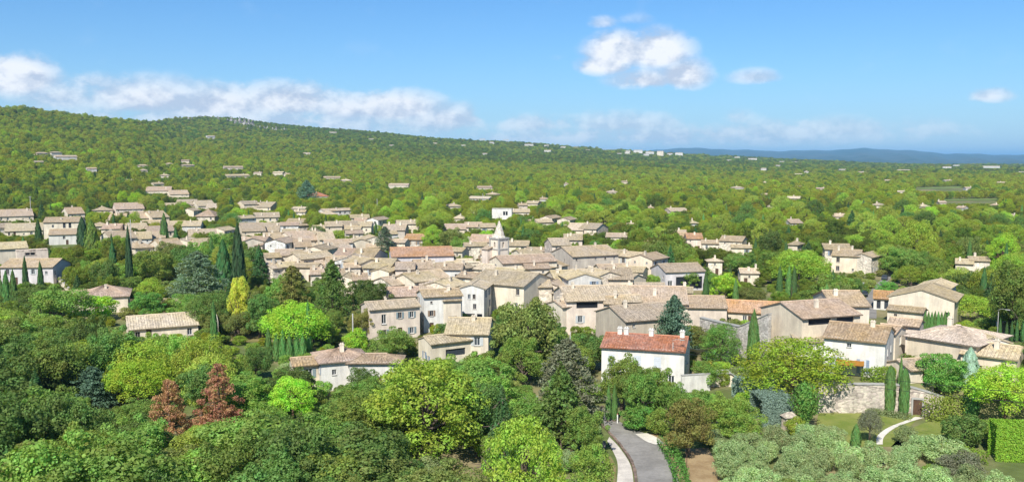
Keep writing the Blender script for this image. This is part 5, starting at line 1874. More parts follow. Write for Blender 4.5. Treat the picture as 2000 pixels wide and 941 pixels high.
# ------------------------------------------------------------------ hedges
def hedge(name, pts, h, w, tone, label, n=3500, size=.26, zoff=0.0, cat='hedge', rough=.12):
    pts = [np.array(p[:2], float) for p in pts]
    segs = [np.hypot(*(pts[i + 1] - pts[i])) for i in range(len(pts) - 1)]
    tot = sum(segs)
    C, Nn = [], []
    for i, sl in enumerate(segs):
        k = int(n * sl / tot)
        t = (pts[i + 1] - pts[i]) / sl
        nr = np.array([-t[1], t[0]])
        u = rng.random(k) * sl
        face = rng.random(k)
        z = rng.random(k) * h
        v = rng.uniform(-.5, .5, k) * w
        N_ = np.zeros((k, 3))
        per = 2 * h + w
        f1, f2 = face < h / per, (face >= h / per) & (face < 2 * h / per)
        f3 = ~(f1 | f2)
        v[f1], v[f2] = -w / 2, w / 2
        N_[f1] = (-nr[0], -nr[1], .2)
        N_[f2] = (nr[0], nr[1], .2)
        z[f3] = h
        N_[f3] = (0, 0, 1)
        ends = rng.random(k) < .08
        u[ends & (rng.random(k) < .5)] = 0
        q = pts[i][None] + t[None] * u[:, None] + nr[None] * v[:, None]
        zz = terrain(q[:, 0], q[:, 1]) + z + zoff
        C.append(np.stack([q[:, 0], q[:, 1], zz], 1) + rng.normal(size=(k, 3)) * rough)
        Nn.append(N_ + rng.normal(size=(k, 3)) * .45)
    C, Nn = np.vstack(C), np.vstack(Nn)
    o0 = np.array([pts[0][0], pts[0][1], float(terrain(*pts[0]))])
    me = leaves_mesh('hedge', C - o0, Nn, size)
    o = ob(name, me, None, tuple(o0), color=GREEN[tone])
    thing(o, label, cat)
    for p in pts:
        NOPLANT.append((p[0], p[1], 2.5, 2.5, 2.5, 0))
    return o


hedge('hedge', [gp(1434, 770), gp(1512, 778)], 2.6, 2.6, 'blue', 'clipped blue-grey conifer hedge leading to the stone oratory', 11000, .22)
hedge('hedge', [gp(1478, 826), gp(1536, 824)], 4.0, 4.4, 'blue', 'tall blue-grey clipped hedge block beside the bamboo', 16000, .22)
hedge('hedge', [gp(1938, 894), gp(2060, 900)], 4.6, 2.6, 'lime', 'tall bright green clipped hedge wall at the garden edge', 14000, .2, rough=.06)
hedge('hedge', [gp(1296, 868), gp(1312, 895), gp(1326, 925), gp(1334, 960)], 1.2, 1.5, 'fern', 'low bright roadside hedge between road and bare ground', 2500, .22)
hedge('hedge', [gp(1690, 748), gp(1742, 742)], 1.9, 1.6, 'pine', 'yellow-green hedge under the white terrace house', 2200, .22)
hedge('hedge', [gp(1695, 806), gp(1780, 820)], .7, .9, 'olive', 'low grey-green border at the foot of the terrace wall', 1500, .18)
hedge('hedge', [gp(1372, 738), gp(1402, 722)], 1.9, 1.8, 'yellow', 'yellow-green hedge beside the white awning', 1800, .22)
hedge('hedge', [gp(1846, 890), gp(1918, 912)], 1.6, 2.5, 'pine', 'loose yellow-green hedge below the dark spreading bush', 2200, .2)
hedge('hedge', [gp(472, 455), gp(490, 456)], 4.4, 3.0, 'yellow', 'yellow-lime creeper terrace among the village roofs', 900, .5)
hedge('hedge', [gp(-10, 512), gp(26, 512)], 4.6, 2.0, 'yellow', 'yellow-green creeper on the pale house at the village edge', 900, .45)

# creeper hanging over the right-hand wall
p0, p1 = gp(1812, 822), gp(1872, 818)
hedge('hedge', [p0, p1], 3.2, 1.6, 'piney', 'yellowish creeper spilling over the ramped terrace wall', 1600, .26, rough=.35)

# ------------------------------------------------------------------ olive grove
protect(1440, 1545, 745, 815, 128); protect(1332, 1442, 692, 764, 142); protect(1932, 2000, 826, 892, 112); protect(1700, 1930, 805, 860, 112)
OG = 'olive grove below the garden'
def in_poly(x, y, poly):
    c = False
    n = len(poly)
    for i in range(n):
        x0, y0 = poly[i]
        x1, y1 = poly[(i + 1) % n]
        if (y0 > y) != (y1 > y) and x < (x1 - x0) * (y - y0) / (y1 - y0) + x0:
            c = not c
    return c


OPOLY = [(1392, 912), (1405, 886), (1440, 880), (1580, 878), (1640, 890), (1700, 915), (1790, 932), (1850, 955), (1925, 962), (2060, 965), (2060, 1030), (1440, 1030), (1405, 960)]
k = 0
for i in range(40):
    for j in range(30):
        x = 14 + i * 3.5 + (j % 2) * 1.7 + random.uniform(-.6, .6)
        y = 86 + j * 3.3 + random.uniform(-.5, .5)
        px, py, _ = project((x, y, 0))
        if in_poly(px, py, OPOLY):
            w = random.uniform(3.3, 4.5)
            put_tree('olive', x, y, random.uniform(2.5, 4.3), w, 'olive', None, OG, jitter=.16)
            NOPLANT.append((x, y, 2.2, 2.2, 2.2, 0))
            k += 1
protect(1395, 1620, 846, 941, 112); protect(1600, 1840, 872, 941, 108); protect(1840, 2000, 900, 941, 100)
for (x_, y0, y1, w_) in ((1620, 828, 868, 70), (1585, 830, 862, 50), (1765, 828, 868, 52), (1840, 850, 905, 90), (1800, 850, 892, 80), (1880, 880, 935, 80), (1770, 868, 905, 60)):
    T('olive', x_, y0, y1, w_, 'olive' if x_ != 1880 else 'grey', None, OG)

# ------------------------------------------------------------------ planting the rest
NP = np.array([n[:3] for n in NOPLANT])
NPB = np.array([(n[0], n[1], n[3], n[4], n[5]) for n in NOPLANT])


def clear_of_things(x, y, pad):
    """True where a trunk may stand (outside the plan of every placed thing)"""
    ok = np.ones(len(x), bool)
    for (cx_, cy_, a, b, rz) in NPB:
        m = (np.abs(x - cx_) < a + b) & (np.abs(y - cy_) < a + b)
        if not m.any():
            continue
        dx, dy = x[m] - cx_, y[m] - cy_
        lx = dx * math.cos(rz) + dy * math.sin(rz)
        ly = -dx * math.sin(rz) + dy * math.cos(rz)
        ok[m] &= ~((np.abs(lx) < a + pad) & (np.abs(ly) < b + pad))
    return ok


ROADS = [road_l + road_r[::-1], st_l + st_r[::-1], [(1196, 990), (1200, 860), (1240, 860), (1240, 990)], [(1335, 990), (1335, 872), (1400, 872), (1430, 990)],
         [(1590, 880), (1598, 797), (1880, 805), (1880, 900), (1700, 890)], [(1176, 990), (1176, 890), (1205, 890), (1205, 990)], OPOLY,
         [(1600, 797), (1880, 805), (1930, 760), (1700, 740), (1600, 750)]] + FIELDS + [[(1925, 1000), (1925, 896), (2130, 896), (2130, 1000)]]


def vis_hits(x, y, z, h, w, d):
    """how many protected cells behind it a crown would cover, as a share"""
    n = len(x)
    bad = np.zeros(n)
    tot = 0
    for fx in (-.42, -.2, 0, .2, .42):
        for fz in (.15, .26, .37, .48, .59, .70, .80, .90, .98):
            q = np.stack([x + fx * w, y, z + h * fz], 1)
            px, py, _ = project(q)
            i, j = (px // CELL).astype(int), (py // CELL).astype(int)
            i = np.where((i >= PMW) & (i < PMW + 25), PMW - 1, np.where((i < 0) & (i > -25), 0, i))
            ins = (i >= 0) & (i < PMW) & (j >= 0) & (j < PMH)
            dep = np.zeros(n)
            dep[ins] = PM[j[ins], i[ins]]
            bad += dep > d + 1.0
            tot += 1
    return bad / tot


def fnoise(x, y, s, o=0.0):
    return (np.sin(x / s + 1.7 * np.sin(y / s / 1.3 + o)) + np.sin(y / s * 1.1 + 1.3 * np.sin(x / s / .9 + 2 + o)) + .7 * np.sin((x + y) / s * 2.3 + o)) / 2.7


cand = []
rings = [(84, 200, 4.7), (200, 460, 6.0), (460, 900, 5.2), (900, 1700, 5.8), (1700, 3000, 8.6), (3000, 5600, 14.0)]
for (r0, r1, sp) in rings:
    amax = 0.60
    d_ = r0
    while d_ < r1:
        n = int(2 * amax * d_ / sp)
        a = np.linspace(-amax, amax, n) + rng.uniform(-.5, .5, n) * sp / d_ * .8
        dd = d_ + rng.uniform(-.45, .45, n) * sp
        cand.append(np.stack([dd * np.sin(a), dd * np.cos(a), np.full(n, sp)], 1))
        d_ += sp * .9
cand = np.vstack(cand)
X, Y, SP = cand.T
D = np.hypot(X, Y)
az_ = np.arctan2(X, Y)
U = CX + F * np.tan(az_)
drr = np.interp(U, DR_X, DR_Y)
Zt = terrain(X, Y)
PX, PY, _ = project(np.stack([X, Y, Zt], 1))
PXt, PYt, _ = project(np.stack([X, Y, Zt + 9], 1))
keep = (D < drr + 120) & (PX > -140) & (PX < 2140) & (PYt < 985)
for poly in ROADS:
    near = ((D < 330) if min(q[1] for q in poly) > 420 else (D < 2600)) & keep & (PX > min(q[0] for q in poly)) & (PX < max(q[0] for q in poly)) & (PY > min(q[1] for q in poly)) & (PY < max(q[1] for q in poly))
    idx = np.nonzero(near)[0]
    for i in idx:
        if in_poly(PX[i], PY[i], poly):
            keep[i] = False
idx = np.nonzero(keep)[0]
ok = np.ones(len(idx), bool)
nearm = D[idx] < 5600
ok[nearm] = clear_of_things(X[idx][nearm], Y[idx][nearm], .3)
idx = idx[ok]
X, Y, SP, D, U, Zt, PX, PY = (q[idx] for q in (X, Y, SP, D, U, Zt, PX, PY))
n = len(X)
# species by zone: 0 oak 1 pine 2 cypress 3 bush 4 fir
f1, f2, f3 = fnoise(X, Y, 60), fnoise(X, Y, 190, 3.0), fnoise(X, Y, 23, 5.0)
rnd = rng.random(n)
mid = np.exp(-((D - 1300) / 720) ** 2)                 # the pine belt
f4 = fnoise(X, Y, 430, 1.0)
ppine = np.clip(.16 + .66 * mid + .36 * f2 + .30 * f4 + .1 * f1, .03, .96)
ppine = np.where(D < 420, np.clip(.16 + .15 * f1, .05, .4), ppine)
ppine = np.where((PX < 420) & (D > 420) & (D < 800), ppine * .35, ppine)
ppine = np.where((PX < 900) & (PY > 600), .07, ppine)
ppine = np.where(D > 2100, ppine * .5, ppine)
spec = np.where(rnd < ppine, 1, 0)
r2 = rng.random(n)
spec = np.where((r2 < .035) & (D < 1300) & (D > 170), 2, spec)
spec = np.where((r2 > .965) & (D < 900), 4, spec)
hs = np.where(spec == 1, rng.uniform(7.5, 11.5, n), np.where(spec == 2, rng.uniform(8, 12, n), np.where(spec == 4, rng.uniform(8, 12, n), rng.uniform(5.2, 9.6, n))))
ws = np.where(spec == 2, rng.uniform(1.5, 2.2, n), np.where(spec == 4, rng.uniform(4.5, 6, n), np.where(spec == 1, rng.uniform(7, 11, n), rng.uniform(6.2, 9.8, n))))
ws *= np.where((D > 460) & (spec != 2), np.clip(.86 - (D - 460) / 4200, .74, 1), 1.0)
hs *= np.where(D > 700, .84, 1.0)
big_ = rng.lognormal(0.0, .22, n)
ws *= np.where(spec != 2, np.where(D < 230, 1.16, np.where(D > 330, .92, 1.0)) * np.clip(big_, .6, 1.7), 1.0)
hs *= np.where(D < 230, 1.12, np.where(D > 330, .9, 1.0))
hs *= np.where(spec != 2, np.clip(big_, .72, 1.4) * rng.uniform(.85, 1.12, n), 1.0)
grow = np.where(D > 1700, SP / 6.6, 1.0)
ws *= grow
hs *= np.where(D > 1700, 1 + (grow - 1) * .30, 1.0)
bad = vis_hits(X, Y, Zt, hs, ws, D)
bad = np.where((D > 800) & (fnoise(X, Y, 47, 8.0) > .86), 1.0, bad)      # clearings
alive = bad <= np.where(D < 330, .05, .08)
# where a full tree would hide something, try a low shrub
small = ~alive & (D < 900)
hs2, ws2 = rng.uniform(1.8, 3.2, n), rng.uniform(2.6, 4.5, n)
bad2 = vis_hits(X, Y, Zt, hs2, ws2, D)
sh = small & (bad2 <= .10)
spec = np.where(sh, 3, spec)
hs = np.where(sh, hs2, hs)
ws = np.where(sh, ws2, ws)
alive |= sh
i = np.nonzero(alive)[0]
X, Y, D, Zt, PX, PY, spec, hs, ws, f1, f2, f3 = (q[i] for q in (X, Y, D, Zt, PX, PY, spec, hs, ws, f1, f2, f3))
n = len(X)
rr_ = rng.random(n)
tone = np.empty(n, object)
for q in range(n):
    s_ = spec[q]
    a = rr_[q] + .30 * f3[q] + (.18 * f1[q] if D[q] > 700 else 0)
    if s_ == 0:
        tone[q] = 'oakd' if a < .34 else ('oak' if a < .70 else ('oakl' if a < .9 else 'oakb'))
    elif s_ == 1:
        tone[q] = 'pine' if a < .42 else ('piney' if a < .80 else ('lime' if a < .88 and D[q] < 1400 else 'pined'))
    elif s_ == 2:
        tone[q] = 'cyp' if a < .6 else 'cypl'
    elif s_ == 4:
        tone[q] = 'cyp'
    else:
        tone[q] = 'oak' if a < .4 else ('oakl' if a < .7 else ('olive' if a < .85 else 'pine'))
app = np.maximum(ws, hs) / D
KN = {0: 'oak', 1: 'pine', 2: 'cypress', 3: 'bush', 4: 'fir'}
single = np.zeros(n, bool)
LIM = {0: 270, 1: 250, 2: 90, 3: 230, 4: 60}
inview = (PX > -60) & (PX < 2060)
for s_ in range(5):
    m = np.nonzero((spec == s_) & inview & (D < 800))[0]
    m = m[np.argsort(-app[m])][:LIM[s_]]
    single[m] = True
for q in np.nonzero(single)[0]:
    put_tree(KN[int(spec[q])], X[q], Y[q], float(hs[q]), float(ws[q]), tone[q], None,
             {0: 'oaks of the wood', 1: 'pines among the trees', 2: 'scattered cypresses', 3: 'garden shrubs', 4: 'scattered firs'}[int(spec[q])], zb=float(Zt[q]))


# the rest of the woods: one mass
def build_forest(name, sel, label_, lod):
    protos = bpy.data.collections.new(name + '_kinds')
    tones = sorted({(int(spec[q]), tone[q]) for q in np.nonzero(sel)[0]})
    tidx = {}
    ct = 0
    for (s_, t_) in tones:
        vs = PROTO[KN[s_]] if not lod else LOW[s_]
        tidx[(s_, t_)] = (ct, len(vs))
        for (cm, tm) in vs:
            o = bpy.data.objects.new(f'kind_{ct:03d}', cm)
            o.color = GREEN[t_] + (1,)
            protos.objects.link(o)
            ct += 1
    qs = np.nonzero(sel)[0]
    me = bpy.data.meshes.new(name)
    me.vertices.add(len(qs))
    me.vertices.foreach_set('co', np.stack([X[qs], Y[qs], Zt[qs] - .2], 1).astype(np.float32).ravel())
    ai = me.attributes.new('kind_index', 'INT', 'POINT')
    rd = random.Random(3)
    ai.data.foreach_set('value', np.array([tidx[(int(spec[q]), tone[q])][0] + rd.randrange(tidx[(int(spec[q]), tone[q])][1]) for q in qs], np.int32))
    ar = me.attributes.new('turn', 'FLOAT', 'POINT')
    ar.data.foreach_set('value', rng.uniform(0, 6.28, len(qs)).astype(np.float32))
    as_ = me.attributes.new('size', 'FLOAT_VECTOR', 'POINT')
    as_.data.foreach_set('vector', np.stack([ws[qs], ws[qs], hs[qs]], 1).astype(np.float32).ravel())
    at_ = me.attributes.new('tone', 'FLOAT_COLOR', 'POINT')
    at_.data.foreach_set('color', np.array([(GREEN[tone[q]][0] * 1.36, GREEN[tone[q]][1] * 1.2, GREEN[tone[q]][2] * .72, 1) for q in qs], np.float32).ravel())
    o = ob(name, me)
    o['kind'] = 'stuff'
    o['label'] = label_
    o['category'] = 'woods'
    ng = bpy.data.node_groups.new(name + '_nodes', 'GeometryNodeTree')
    ng.interface.new_socket('Geometry', in_out='INPUT', socket_type='NodeSocketGeometry')
    ng.interface.new_socket('Geometry', in_out='OUTPUT', socket_type='NodeSocketGeometry')
    N, Lk = ng.nodes, ng.links
    gi, go = N.new('NodeGroupInput'), N.new('NodeGroupOutput')
    ci = N.new('GeometryNodeCollectionInfo')
    ci.inputs['Collection'].default_value = protos
    ci.inputs['Separate Children'].default_value = True
    ci.inputs['Reset Children'].default_value = True
    iop = N.new('GeometryNodeInstanceOnPoints')
    iop.inputs['Pick Instance'].default_value = True

    def attr(nm, ty):
        a = N.new('GeometryNodeInputNamedAttribute')
        a.data_type = ty
        a.inputs['Name'].default_value = nm
        return a.outputs['Attribute']
    cb = N.new('ShaderNodeCombineXYZ')
    Lk.new(attr('turn', 'FLOAT'), cb.inputs[2])
    er = N.new('FunctionNodeEulerToRotation')
    Lk.new(cb.outputs[0], er.inputs[0])
    Lk.new(gi.outputs[0], iop.inputs['Points'])
    Lk.new(ci.outputs[0], iop.inputs['Instance'])
    Lk.new(attr('kind_index', 'INT'), iop.inputs['Instance Index'])
    Lk.new(er.outputs[0], iop.inputs['Rotation'])
    Lk.new(attr('size', 'FLOAT_VECTOR'), iop.inputs['Scale'])
    Lk.new(iop.outputs[0], go.inputs[0])
    md = o.modifiers.new('woods', 'NODES')
    md.node_group = ng
    return len(qs)


LOW = {0: [mk_oak(s, 1500, .075) for s in (61, 62, 63)], 1: [mk_pine(s, 1500, .07, u) for s, u in ((64, .4), (65, .8), (66, .5))],
       2: [mk_cypress(67, 700, .2)], 3: [mk_bush(68, 900, .09)], 4: [mk_tiered(69, 1200, .09, .08, .8, 9)]}
nA = build_forest('nearer_woodland', ~single & (D < 800), 'green woodland between and behind the village houses', False)
nB = build_forest('far_woodland', ~single & (D >= 800), 'wooded hills and plain stretching to the skyline', True)
print('TREES', int(single.sum()), nA, nB, 'olives', k)
# ------------------------------------------------------------------ rocky cliff on the ridge
def build_cliff():
    root = empty('cliff', tuple(hit(470, 250)))
    struct(root)
    o0 = Vector(root.location)
    spots = [(372, 236, 20, 9), (398, 232, 24, 8), (425, 236, 20, 10), (452, 240, 22, 14), (470, 246, 24, 22), (488, 248, 22, 20), (505, 252, 16, 10), (520, 256, 18, 12), (538, 258, 18, 14), (555, 258, 14, 12), (440, 252, 14, 8), (478, 256, 20, 10), (412, 243, 18, 6), (352, 243, 14, 5)]
    for i, (px, py, w, h) in enumerate(spots):
        p = hit(px, py)
        d = math.hypot(p[0], p[1])
        W, Hh = w * d / F, h * d / F
        rd = random.Random(i + 5)
        V, Fc = [], []
        nu, nv = 14, 9
        for a in range(nv):
            t = a / (nv - 1)
            for b in range(nu):
                s_ = b / (nu - 1) * 2 - 1
                prof = (1 - abs(s_) ** 2.5) * (0.75 + .25 * math.sin(b * 1.7 + i))
                zz = -6 + (Hh + 6) * t * prof
                yy = -W * .28 * (1 - t) * (1 - .3 * abs(s_)) + rd.uniform(-.05, .05) * W
                if t == 1:
                    yy = W * .35
                    zz = -6
                V.append((s_ * W * .62 + rd.uniform(-.03, .03) * W, yy, zz + rd.uniform(-.05, .05) * Hh))
        for a in range(nv - 1):
            for b in range(nu - 1):
                k_ = a * nu + b
                Fc.append((k_, k_ + 1, k_ + nu + 1, k_ + nu))
        az = math.atan2(p[0], p[1])
        ob('rock', mesh('rock', V, Fc, 'limestone_rock'), root, tuple(Vector(p) - o0), -az)


build_cliff()


# ------------------------------------------------------------------ poles, lamps, cables
def pole(px, ytop, ybase, label, r=.14, wood=False, arm=False, lamp=False):
    p = hit(px, ybase)
    lo, hi = .5, 30.0
    for _ in range(30):
        m = (lo + hi) / 2
        if project((p[0], p[1], p[2] + m))[1] > ytop:
            lo = m
        else:
            hi = m
    root = empty('street_lamp' if lamp else 'utility_pole', tuple(p), -math.atan2(p[0], p[1]))
    b = MB()
    b.tube([(0, 0, -.5), (0, 0, lo * .5), (0, 0, lo)], [r, r * .85, r * .65], 8)
    ob('post', b.mesh('post', 'wood' if wood else 'concrete', True), root)
    if lamp:
        b = MB()
        b.tube([(0, 0, lo - .3), (-.1, 0, lo + .25), (.5, 0, lo + .5), (1.3, 0, lo + .45)], [.05, .04, .035, .035], 6)
        ob('arm', b.mesh('arm', 'concrete', True), root)
        b = MB()
        b.box(1.1, 1.8, -.16, .16, lo + .34, lo + .48)
        ob('lamp_head', b.mesh('lamp_head', 'concrete'), root)
    elif arm:
        b = MB()
        b.box(-.9, .9, -.06, .06, lo - .5, lo - .38)
        ob('crossarm', b.mesh('crossarm', 'concrete'), root)
        for q in (-.8, 0, .8):
            b = MB()
            b.tube([(q, 0, lo - .38), (q, 0, lo - .15)], .05, 6)
            ob('insulator', b.mesh('insulator', 'dark_metal'), root)
    thing(root, label, 'street lamp' if lamp else 'pole')
    return Vector((p[0], p[1], p[2] + lo))


pt1 = pole(690, 612, 690, 'pale concrete pole standing among lime shrubs', .16)
pole(61, 383, 432, 'thin pale pole left of the tall cream house', .2, arm=True)
pole(258, 428, 520, 'white pole beside the slender tall cypress', .16)
pole(737, 388, 430, 'thin pole in the trees above the grey-green cedar', .18)
pole(943, 378, 412, 'thin pole left of the cubic white villa', .2)
pt2 = pole(1313, 668, 756, 'curved street lamp in front of the red-roofed house', .09, lamp=True)
pt3 = pole(1947, 608, 672, 'grey street lamp beside the long white wall', .07, lamp=True)
pole(1113, 648, 760, 'thin grey pole in the grey-green cedar', .1)
pole(1545, 560, 600, 'slim pole behind the blank tan gable', .07, wood=True)
pole(1341, 885, 924, 'short wooden stake on the bare ground by the roadside hedge', .05, wood=True)


def cable(a, b, sag, label):
    a, b = Vector(a), Vector(b)
    m = MB()
    pts = []
    for i in range(25):
        t = i / 24
        q = a.lerp(b, t)
        q.z -= sag * 4 * t * (1 - t)
        pts.append(tuple(q - a))
    m.tube(pts, .03, 5)
    o = ob('power_cable', m.mesh('power_cable', 'dark_metal'), None, tuple(a))
    thing(o, label, 'cable')


def at_depth(px, py, d):
    r = px_ray(px, py)
    r = r / math.hypot(r[0], r[1])
    return (r[0] * d, r[1] * d, HC + r[2] * d)


EP = Vector(at_depth(2080, 772, 118))
er_ = empty('utility_pole', (EP.x, EP.y, 0))
b = MB(); b.tube([(0, 0, -.5), (0, 0, EP.z + .4)], [.15, .1], 8)
ob('post', b.mesh('post', 'wood', True), er_)
thing(er_, 'wooden pole carrying two cables just beyond the lime pine', 'pole')
cable(pt2 + Vector((0, 0, -.4)), EP, 1.0, 'upper power cable running past the lime pine to the terrace')
cable(pt2 + Vector((0, 0, -1.2)), EP + Vector((0, 0, -1.1)), 1.3, 'lower power cable crossing in front of the terrace wall')


# ------------------------------------------------------------------ cars
def car(px, py, heading, color, label, s=1.0):
    p = hit(px, py)
    root = empty('parked_car', (p[0], p[1], p[2] + .07), heading)
    prof = [(-2.1, .35), (-2.1, .75), (-1.95, .95), (-1.2, 1.0), (-.75, 1.42), (.75, 1.45), (1.45, 1.02), (2.05, .95), (2.12, .6), (2.1, .35)]
    V, Fc = [], []
    for sy in (-1, 1):
        for (x_, z_) in prof:
            V.append((x_, sy * (.85 if z_ < 1.1 else .66), z_))
    m = len(prof)
    for i in range(m):
        j = (i + 1) % m
        Fc.append((i, j, j + m, i + m))
    Fc.append(tuple(range(m))[::-1])
    Fc.append(tuple(range(m, 2 * m)))
    ob('body', mesh('body', V, Fc, 'car_paint'), root, color=color)
    b = MB()
    for sy in (-1, 1):
        y0, y1 = sy * .83, sy * .69
        b.quad((-1.08, y0, 1.04), (1.3, y0, 1.04), (.7, y1, 1.4), (-.72, y1, 1.38))
    b.quad((1.42, -.7, 1.05), (1.42, .7, 1.05), (.82, .6, 1.43), (.82, -.6, 1.43))
    b.quad((-1.22, .7, 1.03), (-1.22, -.7, 1.03), (-.82, -.6, 1.4), (-.82, .6, 1.4))
    ob('glazing', b.mesh('glazing', 'window_glass'), root, (0, 0, .012), 0, (1.015, 1.03, 1))
    for wx in (-1.3, 1.3):
        for sy in (-1, 1):
            b = MB()
            b.tube([(wx, sy * .68, .32), (wx, sy * .88, .32)], .32, 12)
            w = ob('wheel', b.mesh('wheel', 'rubber'), root)
            b = MB()
            b.tube([(wx, sy * .881, .32), (wx, sy * .89, .32)], .19, 10)
            ob('rim', b.mesh('rim', 'concrete'), w)
    thing(root, label, 'car')


car(1687, 578, 1.3, (.03, .035, .04), 'dark car parked at the corner of the village street')
car(1728, 546, 1.1, (.05, .06, .07), 'dark car at the far end of the village street')
car(331, 606, .3, (.7, .7, .72), 'white car parked under the open shelter')
protect(318, 345, 590, 612, 200)


# ------------------------------------------------------------------ shelters, awnings, gatepost, small garden things
def canopy(px, py, w, dpt, h, color, label, name='awning', posts=True, tilt=.12, cat='awning', mat='awning_cloth'):
    p = hit(px, py)
    root = empty(name, tuple(p), -math.atan2(p[0], p[1]))
    V, Fc = [], []
    nu, nv = 8, 4
    for j in range(nv + 1):
        for i in range(nu + 1):
            x_ = (i / nu - .5) * w
            y_ = (j / nv - .5) * dpt
            V.append((x_, y_, h + tilt * y_ - .06 * math.sin(math.pi * i / nu) - (.05 if i % 2 else 0)))
    for j in range(nv):
        for i in range(nu):
            k_ = j * (nu + 1) + i
            Fc.append((k_, k_ + 1, k_ + nu + 2, k_ + nu + 1))
    n0 = len(V)
    V += [(a, b_, c - .05) for (a, b_, c) in V]
    Fc += [tuple(n0 + q for q in f[::-1]) for f in Fc]
    ob('cloth', mesh('cloth', V, Fc, mat), root, color=color)
    if posts:
        for sx in (-1, 1):
            for sy in (-1, 1):
                b = MB()
                b.tube([(sx * (w / 2 - .15), sy * (dpt / 2 - .15), -.2), (sx * (w / 2 - .15), sy * (dpt / 2 - .15), h - .1 + tilt * sy * dpt / 2)], .06, 6)
                ob('post', b.mesh('post', 'dark_metal'), root)
    thing(root, label, cat)
    protect(*[f(q) for f, q in ()] or (px - 2, px + 2, py - 8, py, 0))


canopy(1659, 736, 4.0, 2.4, 2.3, (.36, .17, .03), 'orange awning over the terrace of the white house')
canopy(1358, 718, 4.2, 4.2, 3.2, (.78, .78, .76), 'white sail awning beside the red-roofed house', tilt=-.35)
canopy(146, 556, 5.5, 4.5, 2.5, (.76, .75, .68), 'pale flat canopy beside the bluish house')
# open shelter with car
canopy(330, 607, 5.5, 4.6, 2.7, ROOFC['tan'], 'open tiled shelter above the parked white car', name='car_shelter', cat='shelter')

g0 = hit(1541, 838)
gpst = empty('stone_pillar', tuple(g0), -math.atan2(g0[0], g0[1]) + .5)
gpst.scale = (.72, .72, .8)
b = MB(); b.box(-1.1, 1.1, -.9, .9, -.3, 2.3); ob('pier', b.mesh('pier', 'rubble_stone'), gpst, color=(.62, .52, .40))
V = [(-1.4, -1.2, 2.3), (1.4, -1.2, 2.3), (1.4, 1.2, 2.3), (-1.4, 1.2, 2.3), (-.5, 0, 3.1), (.5, 0, 3.1)]
ob('stone_cap', mesh('stone_cap', V, [(0, 1, 5, 4), (1, 2, 5), (2, 3, 4, 5), (3, 0, 4), (3, 2, 1, 0)], 'rubble_stone'), gpst, color=(.5, .42, .33))
b = MB(); b.box(-.45, .45, -.93, -.903, .6, 1.7); ob('niche_shade_plate', b.mesh('niche_shade_plate', 'dark_metal'), gpst)  # flat dark plate on the pier, coloured like the shade of a recess
thing(gpst, 'small pale stone oratory with cap beside the blue hedge', 'stone pillar')
protect(1526, 1558, 806, 838, 118)


def bollard(px, py, label, h=.9, col=(.75, .75, .72)):
    q = hit(px, py)
    root = empty('marker_post', tuple(q))
    m = MB(); m.tube([(0, 0, -.2), (0, 0, h)], [.1, .09], 8); ob('post', m.mesh('post', 'paint'), root, color=col)
    m = MB(); m.tube([(0, 0, h), (0, 0, h + .1)], [.12, .05], 8); ob('cap', m.mesh('cap', 'paint'), root, color=(.35, .1, .06))
    thing(root, label, 'marker post')


bollard(1206, 826, 'pale marker post where the road enters the trees', 1.3)
bollard(1280, 838, 'pale marker post beside the lay-by', 1.4)
# red flowering shrub and its neighbours at the white house
q = hit(840, 642)
T('bush', 838, 618, 646, 18, 'rust', 'red shrub at the garden door of the tall white house')
# palm beside the white terrace house
def palm(px, ytop, ybase, label):
    p = hit(px, ybase)
    h = 3.4
    root = empty('palm_tree', tuple(p))
    b = MB(); b.tube([(0, 0, -.2), (0, 0, h * .45)], [.22, .17], 8); ob('trunk', b.mesh('trunk', 'bark'), root, color=(1, 1, 1))
    for i in range(22):
        a = i * 2.39996
        el = .2 + .9 * (i / 22)
        V, Fc = [], []
        for j in range(7):
            t = j / 6
            r_ = 2.3 * t * math.cos(el * (1 - .3 * t))
            z = h * .45 + 2.3 * t * math.sin(el) - 1.5 * t * t
            wd = .28 * math.sin(math.pi * min(1, t * .9 + .08))
            V += [(r_ * math.cos(a) - wd * math.sin(a), r_ * math.sin(a) + wd * math.cos(a), z - .05), (r_ * math.cos(a) + wd * math.sin(a), r_ * math.sin(a) - wd * math.cos(a), z - .05)]
        for j in range(6):
            Fc.append((2 * j, 2 * j + 1, 2 * j + 3, 2 * j + 2))
        ob('frond', mesh('frond', V, Fc, 'foliage'), root, color=GREEN['oak'])
    thing(root, label, 'palm tree')


palm(1778, 672, 716, 'small palm with arching fronds beside the white terrace house')

# balustrade of the low cream house and the blue balcony rail
def rail(name, a, b, h, z, color, label, step, mat, cat):
    a, b = Vector(a), Vector(b)
    root = empty(name, (a.x, a.y, z))
    d = b - a
    L_ = math.hypot(d.x, d.y)
    ang = math.atan2(d.y, d.x)
    m = MB(); m.box(0, L_, -.07, .07, h - .12, h)
    ob('top_rail', m.mesh('top_rail', mat), root, (0, 0, 0), ang, color=color)
    m = MB(); m.box(-.05, .05, -.05, .05, 0, h - .12)
    me = m.mesh('baluster', mat)
    k_ = max(2, int(L_ / step))
    for i in range(k_ + 1):
        t = i / k_
        ob('baluster', me, root, (d.x * t, d.y * t, 0), ang, (2.0 if step > .4 else 1, 2.0 if step > .4 else 1, 1), color=color)
    thing(root, label, cat)


a, b = hit(862, 692), hit(912, 690)
rail('balustrade', a, b, 1.0, 1.0, WALLC['white'], 'white balustrade before the loggia of the low cream house', .5, 'plaster', 'balustrade')

